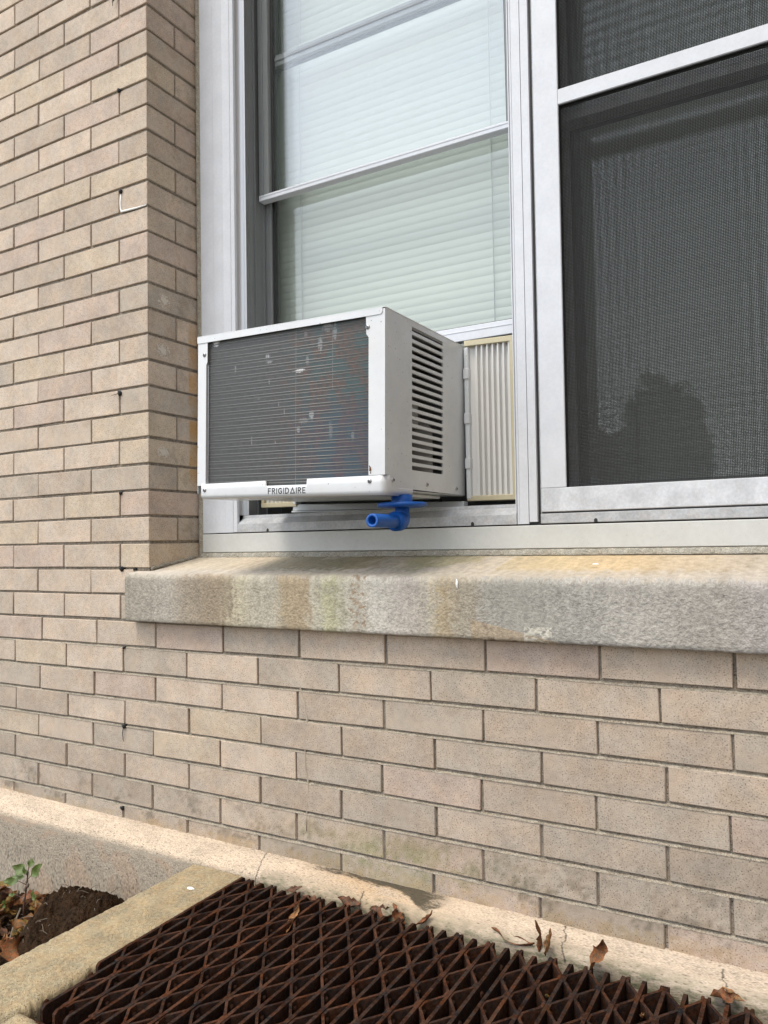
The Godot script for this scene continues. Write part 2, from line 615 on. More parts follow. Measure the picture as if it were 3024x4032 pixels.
func build_brick_wall() -> void:
	var wall := thing("brick_wall", "buff brick wall with thin brown mortar joints around the window", "brick wall")
	var depth := 0.0925
	var h := HEAD / 2.0
	var hb := BED / 2.0
	# the mortar body that the bricks sit in, set back behind their faces
	var st := begin()
	st.set_color(Color.WHITE)
	box(st, Vector3(-2.6, -0.72, -0.42), Vector3(CORNER - 0.0040, 2.6, -0.0046), 0.0)
	part("mortar_bed", st, M.mortar, wall)
	st = begin()
	st.set_color(Color(1.0, 1.03, 1.06))
	box(st, Vector3(CORNER - 0.0039, -0.72, -0.42), Vector3(2.9, -0.1275, -0.0050), 0.0)
	part("mortar_bed", st, M.mortar, wall)
	st = begin()
	st.set_color(Color(1.3, 1.2, 1.1))
	box(st, Vector3(CORNER - 0.0043, 2.25, -0.42), Vector3(2.9, 2.9, 0.0), 0.0)
	part("lintel", st, M.mortar, wall)
	st = begin()
	st.set_color(Color(1.3, 1.2, 1.1))
	box(st, Vector3(1.86, -0.127, -0.42), Vector3(2.9, 2.2498, 0.0), 0.0)
	part("pier", st, M.mortar, wall)
	var off := {2: 0.075, 3: 0.042, 4: 0.046, 5: 0.067, 6: 0.014, 7: 0.056, 8: 0.008, 9: 0.03}
	for n in range(-27, 10):
		var y1 := -n * COURSE - hb
		var y0 := -(n + 1) * COURSE + hb
		if n == 9:
			y0 = -0.632
		var even := posmod(n, 2) == 0
		if n < 2:
			# left pier: corner brick first, then leftwards
			var right := CORNER if n < 0 else -0.0585
			var x := -1.0 if even else -0.5
			var first := true
			while x > -4.2:
				var lo_x := x * LENGTH - 0.0005 + rng.randf_range(-0.0022, 0.0022)
				var d := depth if even or not first or n >= 0 else 0.198
				lay(wall, Vector3(lo_x + h, y0, -d), Vector3(right, y1, 0.0), -1, first and n < 0)
				right = lo_x - h
				x -= 1.0
				first = false
			if n < 0:
				if even:
					lay(wall, Vector3(-0.11, y0, -0.30), Vector3(CORNER, y1, -depth - HEAD), -1, true)
		else:
			var o: float = off.get(n, 0.0)
			var s := -4.0 if even else -4.5
			var left := (s + o) * LENGTH + h
			while s < 7.6:
				s += 1.0
				var r := (s + o) * LENGTH + rng.randf_range(-0.002, 0.002)
				var tone := -1
				if s > 3.0:
					tone = [0, 2, 3, 5, 6, 2, 5][rng.randi() % 7]
				elif n > 6:
					tone = [2, 5, 6, 0][rng.randi() % 4]
				var bits := [[left, r - h]]
				for q in bits:
					lay(wall, Vector3(q[0], y0, -depth), Vector3(q[1], y1, 0.0), tone, false, n >= 7)
				left = r + h
	# sloped, weathered bed joints of the lower wall
	for line in range(3, 10):
		var rows := []
		for j in 4:
			var t := j / 3.0
			var row := PackedVector3Array()
			for i in 420:
				var x := -1.0 + 2.62 * i / 419.0
				var w := wobble.get_noise_2d(x * 60, line * 7.0) * 0.0006 + wobble.get_noise_2d(x * 200, line * 11.0) * 0.0004
				row.append(Vector3(x, -line * COURSE - hb - 0.0012 + (BED * 0.62) * t + w, lerpf(0.0002, -0.0048, t * t) + 0.6 * w))
			rows.append(row)
		st = begin(false)
		grid(st, rows)
		part("bed_joint", st, M.joint, wall)
	# the filled crack that wanders down through five courses
	st = begin(false)
	var line := []
	var wide := []
	for p in [[0.430, -0.197], [0.437, -0.212], [0.4465, -0.231], [0.4475, -0.2465], [0.4515, -0.2585], [0.4505, -0.281], [0.4485, -0.2955], [0.4455, -0.306], [0.4450, -0.330], [0.4465, -0.353], [0.4500, -0.364], [0.4530, -0.386], [0.4512, -0.406], [0.4480, -0.418], [0.4472, -0.437], [0.4462, -0.4655]]:
		line.append(Vector3(p[0], p[1] * 1.14 - 0.015, -0.0021))
		wide.append(0.0026 + 0.0009 * sin(p[1] * 190.0))
	tube(st, line, wide, 6)
	part("filled_crack", st, M.crack, wall)
	# dark plugs in the weep joints of the pier, one trailing a thread
	for p in [[-0.098, 0.0, 1.3], [-0.0999, 0.186, 0.8], [-0.1015, 0.435, 1.15], [-0.0956, 0.9447, 1.0], [-0.1003, 1.2047, 0.95], [-0.092, -0.383, 1.0], [-0.0991, -0.581, 1.0], [-0.0905, -0.193, 0.6], [-0.053, -0.001, 0.6]]:
		st = begin(false)
		var path := []
		var rad := []
		for i in 7:
			var t := i / 6.0
			path.append(Vector3(p[0] + 0.0012 * sin(i * 2.1), p[1] + 0.0012 * cos(i * 1.7), -0.009 + 0.0155 * t))
			rad.append(0.0062 * p[2] * (0.75 + 0.3 * sin(i * 2.9)) * (1.0 if i < 6 else 0.35))
		tube(st, path, rad, 8)
		part("joint_plug", st, M.plug, wall)
	st = begin(false)
	tube(st, [Vector3(-0.094, -0.388, 0.003), Vector3(-0.0945, -0.402, 0.004), Vector3(-0.0933, -0.4195, 0.003)], [0.0012, 0.0011, 0.0007], 6)
	part("thread", st, M.plug, wall)
	st = begin(false)
	tube(st, [Vector3(-0.104, 0.434, 0.004), Vector3(-0.128, 0.4315, 0.006)], [0.001, 0.0006], 6)
	part("thread", st, M.plug, wall)
	st = begin(false)
	tube(st, [Vector3(-0.104, 1.452, 0.0), Vector3(-0.1156, 1.4403, 0.008), Vector3(-0.121, 1.431, 0.004)], [0.0022, 0.0018, 0.0006], 6)
	part("thread", st, M.plug, wall)
	st = begin(false)
	tube(st, [Vector3(-0.0985, 0.937, 0.0005), Vector3(-0.0990, 0.915, 0.0012), Vector3(-0.0978, 0.899, 0.001), Vector3(-0.094, 0.8925, 0.0012), Vector3(-0.07, 0.891, 0.001), Vector3(-0.04, 0.8895, 0.0012), Vector3(-0.0085, 0.8895, 0.0006)], [0.0015, 0.0020, 0.0021, 0.0024, 0.0026, 0.0021, 0.0014], 8)
	part("sealant_line", st, M.sealant, wall)
	# splashes of lime on the reveal and on the face
	for s in [[0.664, -0.052, 0.022, true], [0.539, -0.049, 0.026, true], [0.285, -0.046, 0.019, true]]:
		st = begin()
		for i in 80:
			var a := rng.randf() * TAU
			var r: float = s[2] * pow(rng.randf(), 0.75)
			var size: float = rng.randf_range(0.0010, 0.0052) * (1.35 - r / s[2])
			var loop := PackedVector3Array()
			for k in 7:
				var t := TAU * k / 7.0
				var q := Vector2(cos(a) * r + cos(t) * size * rng.randf_range(0.5, 1.2), sin(a) * r * 0.8 + sin(t) * size * rng.randf_range(0.5, 1.2))
				loop.append(Vector3(CORNER - 0.0004, s[0] + q.y, s[1] + q.x) if s[3] else Vector3(s[0] + q.x, s[1] + q.y, -0.0012))
			plate(st, loop, Vector3(rng.randf_range(0.0007, 0.0011), 0, 0) if s[3] else Vector3(0, 0, rng.randf_range(0.0022, 0.003)))
		structure(part("lime_smear", st, M.lime, wall), "stuff")

# ------------------------------------------------------------------ foundation ledge
func build_foundation() -> void:
	var w := 2048
	var h := 256
	var a := noise(w, h, 0.012, 201, 3)
	var b := noise(w, h, 0.06, 202, 3)
	var c := noise(w, h, 0.3, 203, 2)
	var d := noise(w, h, 0.16, 204, 1)
	var rgb := PackedByteArray()
	rgb.resize(w * h * 3)
	var cracks := [[0.345, 0.0, 0.62], [0.997, 0.0, 0.55], [1.245, 0.1, 0.55], [0.60, 0.3, 0.6]]
	for j in h:
		var v := j / float(h - 1)       # 0 at the bricks, 0.5 at the front edge, 1 at the bottom
		for i in w:
			var k := j * w + i
			var x := -1.2 + 3.6 * i / float(w - 1)
			var na := a[k] / 255.0
			var nb := b[k] / 255.0
			var nc := c[k] / 255.0
			var f := 0.80 + 0.22 * (na - 0.5) + 0.26 * (nb - 0.5) + 0.85 * (nc - 0.5)
			if d[k] > 186:
				f *= 1.0 - (d[k] - 186) / 100.0
			var col := Color(0.615, 0.495, 0.375)
			if x > 0.36:
				col = col.lerp(Color(0.62, 0.51, 0.40), clampf((x - 0.8) * 3.0, 0, 1))
				var orange := exp(-pow((x - 0.62) / 0.14, 2)) * clampf(1.2 - v * 1.3, 0, 1) * clampf(na * 1.6, 0, 1)
				col = col.lerp(Color(0.55, 0.35, 0.17), orange * 0.6)
				# black moss creeping down from the joint, and green along the lower edge
				var moss := exp(-pow((x - 0.60) / 0.10, 2)) * 1.0 + 1.1 * exp(-pow((x - 0.70) / 0.07, 2)) + 0.5 * exp(-pow((x - 0.50) / 0.05, 2))
				var reach := 0.12 + 0.30 * exp(-pow((x - 0.735) / 0.035, 2))
				var m := moss * clampf((reach - v) / 0.1 + 0.5, 0, 1) + ((nb - 0.5) * 1.3 + (nc - 0.5) * 1.3) * clampf(moss * 2.0, 0, 1)
				if m > 0.36:
					col = col.lerp(Color(0.05, 0.042, 0.025), clampf((m - 0.36) * 1.7, 0, 0.92))
				var low := clampf((v - 0.34 - 0.1 * (na - 0.5)) * 5.0, 0, 1) * clampf((nb + nc - 0.75) * 2.2, 0, 1)
				col = col.lerp(Color(0.17, 0.165, 0.10), low)
			else:
				var wall := clampf((v - 0.47) * 14.0, 0, 1)  # vertical face painted darker, since the sloping ledge catches more light
				col = col.lerp(Color(0.43, 0.365, 0.285).lerp(Color(0.42, 0.29, 0.20), clampf((na - 0.55) * 3.0, 0, 0.5)), wall)
			for q in cracks:
				var line: float = q[0] + 0.018 * (v - 0.3) + 0.006 * wobble.get_noise_2d(v * 4.0, q[0] * 50.0) + 0.002 * wobble.get_noise_2d(v * 13.0, q[0] * 50.0)
				if v > q[1] and v < q[2] and absf(x - line) < 0.0013:
					f *= 0.3
			col = (col * f).linear_to_srgb()
			rgb[k * 3] = int(clampf(col.r * 255, 0, 255))
			rgb[k * 3 + 1] = int(clampf(col.g * 255, 0, 255))
			rgb[k * 3 + 2] = int(clampf(col.b * 255, 0, 255))
	var rel := PackedByteArray()
	rel.resize(w * h)
	for k in w * h:
		rel[k] = int(clampf(128 + (c[k] - 128) * 0.7 + (b[k] - 128) * 0.4, 0, 255))
	var m := uv_material("ledge_concrete", picture(w, h, rgb), 0.95)
	m.heightmap_enabled = true
	m.heightmap_texture = grey(w, h, rel)
	m.heightmap_scale = 0.12
	var found := thing("foundation_wall", "pale concrete foundation with a sloping ledge under the lowest bricks", "foundation wall")
	var prof := [[-0.605, -0.02, 0.0], [-0.6055, 0.0015, 0.02], [-0.611, 0.012, 0.14], [-0.619, 0.024, 0.28], [-0.628, 0.036, 0.40], [-0.6345, 0.044, 0.46], [-0.640, 0.0485, 0.5], [-0.648, 0.050, 0.54], [-0.67, 0.0505, 0.66], [-0.72, 0.051, 0.80], [-0.80, 0.0515, 0.92], [-0.95, 0.052, 1.0]]
	var nx := 700
	var rows := []
	var uvs := []
	for p in prof:
		var row := PackedVector3Array()
		var uv := PackedVector2Array()
		for i in nx + 1:
			var x := -1.2 + 3.6 * i / nx
			var amp := 0.0012 if p[2] > 0.1 else 0.0006
			var e := 0.002 * wobble.get_noise_2d(x * 14, 3) if p[2] < 0.6 else 0.0
			var q := Vector3(x, p[0] - 0.0085 * x * (1.0 if p[2] < 0.3 else 0.0), p[1])
			q += Vector3(0, 0.7, 0.7) * (wobble.get_noise_3d(x * 150, p[0] * 300, p[1] * 300) * amp + e)
			row.append(q)
			uv.append(Vector2(i / float(nx), p[2]))
		rows.append(row)
		uvs.append(uv)
	var st := begin(false)
	grid(st, rows, uvs)
	part("ledge", st, m, found)
	st = begin()
	box(st, Vector3(-1.2, -1.1, -0.42), Vector3(2.4, -0.7205, 0.02), 0.0)
	part("footing", st, M.concrete, found)

# ------------------------------------------------------------------ stone sill
func build_sill() -> void:
	var w := 2048
	var h := 320
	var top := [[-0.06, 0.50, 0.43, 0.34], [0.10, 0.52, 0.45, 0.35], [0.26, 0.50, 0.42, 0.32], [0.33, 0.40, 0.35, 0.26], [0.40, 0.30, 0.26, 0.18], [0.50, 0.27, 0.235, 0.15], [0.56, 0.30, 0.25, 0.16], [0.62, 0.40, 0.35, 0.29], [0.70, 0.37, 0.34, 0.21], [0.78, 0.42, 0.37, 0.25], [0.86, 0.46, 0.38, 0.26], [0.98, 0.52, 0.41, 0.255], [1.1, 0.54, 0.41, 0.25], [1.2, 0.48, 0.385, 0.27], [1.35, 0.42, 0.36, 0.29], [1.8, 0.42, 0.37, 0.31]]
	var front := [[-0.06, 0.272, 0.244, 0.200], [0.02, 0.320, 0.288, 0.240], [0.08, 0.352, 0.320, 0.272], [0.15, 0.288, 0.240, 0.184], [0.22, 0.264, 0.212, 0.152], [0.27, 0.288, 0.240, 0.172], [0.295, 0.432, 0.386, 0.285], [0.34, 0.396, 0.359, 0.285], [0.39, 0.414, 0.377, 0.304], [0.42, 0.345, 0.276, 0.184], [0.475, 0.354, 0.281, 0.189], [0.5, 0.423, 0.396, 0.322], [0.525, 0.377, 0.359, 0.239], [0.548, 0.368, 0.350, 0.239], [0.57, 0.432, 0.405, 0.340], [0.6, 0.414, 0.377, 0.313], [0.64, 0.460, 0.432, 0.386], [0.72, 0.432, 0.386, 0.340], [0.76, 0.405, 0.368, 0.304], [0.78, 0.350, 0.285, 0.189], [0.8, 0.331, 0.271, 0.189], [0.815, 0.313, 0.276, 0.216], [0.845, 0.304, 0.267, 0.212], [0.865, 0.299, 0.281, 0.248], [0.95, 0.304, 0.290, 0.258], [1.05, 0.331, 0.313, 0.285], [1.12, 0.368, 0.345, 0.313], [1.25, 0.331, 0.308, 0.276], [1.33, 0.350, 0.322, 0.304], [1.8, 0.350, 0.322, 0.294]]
	var a := noise(w, h, 0.010, 301, 4)
	var b := noise(w, h, 0.05, 302, 3)
	var c := noise(w, h, 0.28, 303, 2)
	var e := noise(w, 64, 0.045, 304, 3)
	var pits := noise(w, h, 0.10, 305, 3)
	var rgb := PackedByteArray()
	rgb.resize(w * h * 3)
	var tops := []
	var fronts := []
	for i in w + 120:
		var x := -0.06 + 1.8 * i / float(w - 1) - 0.052
		tops.append(ramp(top, x))
		fronts.append(ramp(front, x))
	for j in h:
		var v := j / float(h - 1)       # 0 at the window, 0.5 at the front arris, 0.95 at the bottom
		for i in w:
			var k := j * w + i
			var na := a[k] / 255.0
			var nb := b[k] / 255.0
			var nc := c[k] / 255.0
			var ne := e[(j / 9) * w + i] / 255.0
			var shift := int(60 + (na - 0.5) * 50 + (nb - 0.5) * 22 + (ne - 0.5) * 44)
			var f := clampf((v - 0.47) * 30.0 + (nb - 0.5) * 2.0, 0, 1)
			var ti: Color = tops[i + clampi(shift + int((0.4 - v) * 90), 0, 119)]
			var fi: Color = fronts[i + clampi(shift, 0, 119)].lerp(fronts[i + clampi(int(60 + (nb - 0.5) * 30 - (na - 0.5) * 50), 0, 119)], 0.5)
			var x := -0.06 + 1.8 * i / float(w - 1)
			if v > 0.30 and f < 1.0:   # the washed strip along the arris
				ti = ti.lerp(Color(0.46, 0.41, 0.35), clampf((v - 0.32 + (nb - 0.5) * 0.15) * 9.0, 0, 0.8))
			if x > 0.40 and x < 0.86 and v < 0.4:   # a swept wet mark
				var band := sin((x - 0.40) * 9.0 + v * 7.0 + na * 4.0)
				ti = ti.lerp(Color(0.50, 0.44, 0.38), clampf(band * 0.8, 0, 0.7))
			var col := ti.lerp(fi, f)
			if f > 0.5:
				if absf(x - 0.598) < 0.022 and nb > 0.52 + 0.5 * absf(x - 0.598) / 0.022 - 0.24:   # rust runs
					col = col.lerp(Color(0.20, 0.12, 0.06), clampf((nb - 0.4) * 2.0, 0, 0.7))
				if v > 0.80 and x > 0.84 and x < 1.0 and v > 0.80 + (x - 0.84) * 0.9:
					col = col.lerp(Color(0.36, 0.28, 0.19), 0.75)
				if v > 0.84 and absf(x - 0.965) < 0.025 and nb > 0.45:
					col = col.lerp(Color(0.52, 0.49, 0.42), 0.8)
			var g := 1.0 + 0.22 * (ne - 0.5) + 0.20 * (na - 0.5) + 0.40 * (nb - 0.5) + (0.60 if f > 0.5 else 0.30) * (nc - 0.5) + (0.45 if f > 0.5 else 0.12) * (pits[k] / 255.0 - 0.5)
			col = (col * g).linear_to_srgb()
			rgb[k * 3] = int(clampf(col.r * 255, 0, 255))
			rgb[k * 3 + 1] = int(clampf(col.g * 255, 0, 255))
			rgb[k * 3 + 2] = int(clampf(col.b * 255, 0, 255))
	var rel := PackedByteArray()
	rel.resize(w * h)
	for k in w * h:
		rel[k] = int(clampf(128 + (c[k] - 128) * 0.45 + (pits[k] - 128) * 0.9, 0, 255))
	var m := uv_material("sill_stone", picture(w, h, rgb), 0.92)
	m.heightmap_enabled = true
	m.heightmap_texture = grey(w, h, rel)
	m.heightmap_scale = 0.13
	var prof := []
	for i in 15:
		var t := i / 14.0
		prof.append([lerpf(0.0265, -0.0105, t), lerpf(-0.19, 0.0185, t), 0.48 * t])
	prof.append_array([[-0.0125, 0.0235, 0.49], [-0.0160, 0.0275, 0.50], [-0.0205, 0.0298, 0.51]])
	for i in 17:
		var t := (i + 1) / 17.0
		prof.append([lerpf(-0.0205, -0.1215, t), 0.0305 - 0.001 * t, 0.51 + 0.43 * t])
	prof.append_array([[-0.1245, 0.027, 0.955], [-0.1255, 0.022, 0.97], [-0.1262, -0.01, 1.0]])
	var n := 620
	var rows := []
	var uvs := []
	var x0 := -0.0555
	var x1 := 1.74
	for p in prof:
		var row := PackedVector3Array()
		var uv := PackedVector2Array()
		for i in n + 1:
			var x: float = x0 + (x1 - x0) * i / n
			var q := Vector3(x, p[0] - 0.0022 * x, p[1])
			var front_face: bool = p[2] > 0.5
			var amp := 0.0013 if front_face else 0.0005
			var r := wobble.get_noise_3d(x * 95, p[0] * 170, p[1] * 95) + 0.5 * wobble.get_noise_3d(x * 230, p[0] * 330, p[1] * 230)
			q += (Vector3(0, 0.15, 1) if front_face else Vector3.UP) * r * amp
			if p[2] > 0.9 and p[2] < 0.98:
				q.y += 0.0018 * maxf(0.0, wobble.get_noise_2d(x * 40, 17.0))
			row.append(q)
			uv.append(Vector2((x + 0.06) / 1.8, p[2]))
		rows.append(row)
		uvs.append(uv)
	var sill := thing("window_sill", "rough grey limestone window sill with yellow and brown run stains", "window sill")
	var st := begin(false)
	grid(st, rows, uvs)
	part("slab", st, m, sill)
	st = begin(false)
	var loop := PackedVector3Array()
	for p in prof:
		loop.append(Vector3(x0, p[0], p[1]))
	loop.append(Vector3(x0, -0.1262, -0.19))
	plate(st, loop, Vector3(0.0006, 0, 0))
	part("end_face", st, M.concrete, sill)
	# a lump of old mortar in the angle between the pier and the sill
	st = begin(false)
	var path := []
	var rad := []
	for i in 17:
		var t := i / 16.0
		path.append(Vector3(CORNER + 0.001, lerpf(-0.0005, 0.0225, t) + 0.001 * sin(i * 2.3), lerpf(-0.006, -0.158, t)))
		rad.append(0.0042 + 0.0016 * sin(i * 1.9) + 0.0012 * sin(i * 5.1))
	tube(st, path, rad, 7)
	part("mortar_fillet", st, M.dark_caulk, sill)
	tag(put("bird_dropping", splat(0.0065, 0.0026, 5), M.sealant, self, Vector3(1.048, 0.0066, -0.052)), "small white dropping on top of the stone sill", "dropping")
	tag(put("bird_dropping", splat(0.0026, 0.0085, 8, true), M.sealant, self, Vector3(0.815, -0.026, 0.0315)), "white streak dropping running down the front of the stone sill", "dropping")

func splat(rx: float, ry: float, s: int, upright_face := false) -> ArrayMesh:
	var r := RandomNumberGenerator.new()
	r.seed = s
	var st := begin(false)
	var rim := PackedVector3Array()
	var inner := PackedVector3Array()
	for k in 16:
		var t := TAU * k / 16.0
		var q := Vector2(cos(t) * rx, sin(t) * ry) * r.randf_range(0.75, 1.2)
		rim.append(Vector3(q.x, q.y, 0) if upright_face else Vector3(q.x, 0, q.y))
		inner.append((Vector3(q.x, q.y, 0) if upright_face else Vector3(q.x, 0, q.y)) * 0.6 + (Vector3(0, 0, 0.0016) if upright_face else Vector3(0, 0.0016, 0)))
	var n := Vector3.BACK if upright_face else Vector3.UP
	for k in 16:
		var l := (k + 1) % 16
		quad(st, rim[k], rim[l], inner[l], inner[k], n)
		tri(st, inner[k], inner[l], n * 0.002, n)
	return finish(st)

# ------------------------------------------------------------------ window well curb
func build_curb() -> void:
	var curb := thing("window_well_curb", "tan concrete curb with chipped edges around the rusty grating", "curb")
	var x0 := 0.1725
	var x1 := 0.3275
	var legs := [[0.052, 0.722, true], [x1 + 0.0005, 2.42, false]]
	for leg in legs:
		var along_z: bool = leg[2]
		var s0: float = x0 if along_z else 0.722
		var s1: float = x1 if along_z else 0.5685
		var prof := [[0.0, -1.0], [0.0, -0.75], [0.0, -0.664], [0.012, -0.652], [0.045, -0.645]]
		for i in 13:
			prof.append([0.09 + 0.82 * i / 12.0, -0.6432])
		prof.append_array([[0.955, -0.6445], [0.985, -0.649], [1.0, -0.658], [1.0, -0.69], [1.0, -0.78], [1.0, -0.92]])
		var n := 220 if along_z else 320
		var rows := []
		var cols := []
		for p in prof:
			var row := PackedVector3Array()
			var col := PackedColorArray()
			for i in n + 1:
				var t: float = leg[0] + (leg[1] - leg[0]) * i / n
				var s := lerpf(s0, s1, p[0])
				var y: float = p[1]
				var edge := clampf(1.0 - minf(p[0], 1.0 - p[0]) / 0.06, 0, 1)
				var chip := maxf(0.0, wobble.get_noise_2d(t * 26, 40.0 + (9.0 if p[0] > 0.5 else 0.0) + (0.0 if along_z else 31.0)) + 0.25 * wobble.get_noise_2d(t * 110, 7.0))
				if y > -0.68:
					y += -edge * chip * 0.014 + 0.0008 * wobble.get_noise_3d(t * 60, s * 60, 2) + 0.0005 * wobble.get_noise_3d(t * 200, s * 200, 5)
					s += (s1 - s0) * (-1.0 if p[0] > 0.5 else 1.0) * edge * (0.085 * chip + 0.012 * wobble.get_noise_2d(t * 9, 3.0 + p[0]))
				row.append(Vector3(s, y, t) if along_z else Vector3(t, y, s))
				var f := 1.0
				if edge > 0.3 and chip > 0.12 and p[1] > -0.67:
					f = 1.25
				var dirt := wobble.get_noise_3d(t * 12, s * 12, 11)
				f *= 1.0 + 0.10 * dirt
				col.append(Color(f, f, f * (1.0 + (0.12 if f > 1.15 else 0.0))))
			rows.append(row)
			cols.append(col)
		var st := begin(false)
		grid(st, rows, [], cols)
		part("curb_segment", st, M.curb, curb)
	tag(put("bird_dropping", splat(0.0085, 0.0045, 21), M.sealant, self, Vector3(0.2606, -0.6428, 0.1451)), "small bright white dropping on top of the concrete curb", "dropping")

# ------------------------------------------------------------------ room behind the windows
func build_room() -> void:
	for r in [["room_wall", Vector3(-0.12, -0.6, -1.7), Vector3(2.3, 2.4, -1.6)], ["room_wall", Vector3(-0.12, -0.6, -1.6), Vector3(0.02, 2.4, -0.4205)], ["room_wall", Vector3(1.95, -0.6, -1.6), Vector3(2.3, 2.4, -0.4205)], ["room_ceiling", Vector3(-0.12, 2.4, -1.7), Vector3(2.3, 2.5, -0.4205)], ["room_floor", Vector3(-0.12, -0.7, -1.7), Vector3(2.3, -0.6, -0.4205)]]:
		var st := begin()
		box(st, r[1], r[2], 0.0)
		structure(part(r[0], st, M.room))

# ------------------------------------------------------------------ windows
const LEAN := 0.0052

func sash(parent: Node, called: String, x0: float, x1: float, y0: float, y1: float, z: float, thick: float, stile: float, bottom: float, top: float, mat: Material, mat2: Material, lean := 0.0, glass := 0.55, leaves := [0.0, 0.006]) -> Node:
	var st := begin()
	box(st, Vector3(x0, y0, z - thick), Vector3(x1, y0 + bottom, z), 0.0012)
	# a bead along the rail
	box(st, Vector3(x0 + 0.004, y0 + bottom * 0.62, z - 0.002), Vector3(x1 - 0.004, y0 + bottom * 0.68, z + 0.0012), 0.0005)
	var frame := part(called, st, mat, parent)
	st = begin()
	box(st, Vector3(x0, y1 - top, z - thick), Vector3(x1, y1, z), 0.0012)
	box(st, Vector3(x0 + stile, y1 - top * 0.6, z + 0.0002), Vector3(x1 - stile, y1 - top * 0.3, z + 0.0035), 0.001)
	part("top_rail", st, mat2, frame)
	for s in 2:
		var a := x0 if s == 0 else x1 - stile
		st = begin()
		box(st, Vector3(a, y0 + bottom - 0.0006, z - thick + 0.001), Vector3(a + stile, y1 - top + 0.0006, z - 0.001), 0.0012, lean)
		box(st, Vector3(a + stile * 0.42, y0 + bottom, z - 0.004), Vector3(a + stile * 0.52, y1 - top, z + 0.0014), 0.0005, lean)
		part("stile", st, mat2, frame)
	# black glazing bead around the pane
	var g := z - thick * glass
	st = begin()
	box(st, Vector3(x0 + stile, y0 + bottom, g - 0.0095), Vector3(x0 + stile + 0.006, y1 - top, g + 0.005), 0.0006, lean)
	box(st, Vector3(x1 - stile - 0.006, y0 + bottom, g - 0.0095), Vector3(x1 - stile, y1 - top, g + 0.005), 0.0006, lean)
	box(st, Vector3(x0 + stile + 0.0061, y0 + bottom, g - 0.0095), Vector3(x1 - stile - 0.0061, y0 + bottom + 0.0035, g + 0.004), 0.0006)
	box(st, Vector3(x0 + stile + 0.0061, y1 - top - 0.0035, g - 0.0095), Vector3(x1 - stile - 0.0061, y1 - top, g + 0.004), 0.0006)
	part("glazing_bead", st, M.gasket, frame)
	st = begin()
	for leaf in leaves:      # two faces per leaf; extra leaves are added to strengthen the sky reflection
		for side in [0.0, 0.002]:
			var k: float = g - leaf - side
			quad(st, Vector3(x0 + stile, y0 + bottom, k), Vector3(x1 - stile, y0 + bottom, k), Vector3(x1 - stile, y1 - top, k), Vector3(x0 + stile, y1 - top, k), Vector3.BACK)
	part("pane", st, M.pane, frame)
	return frame

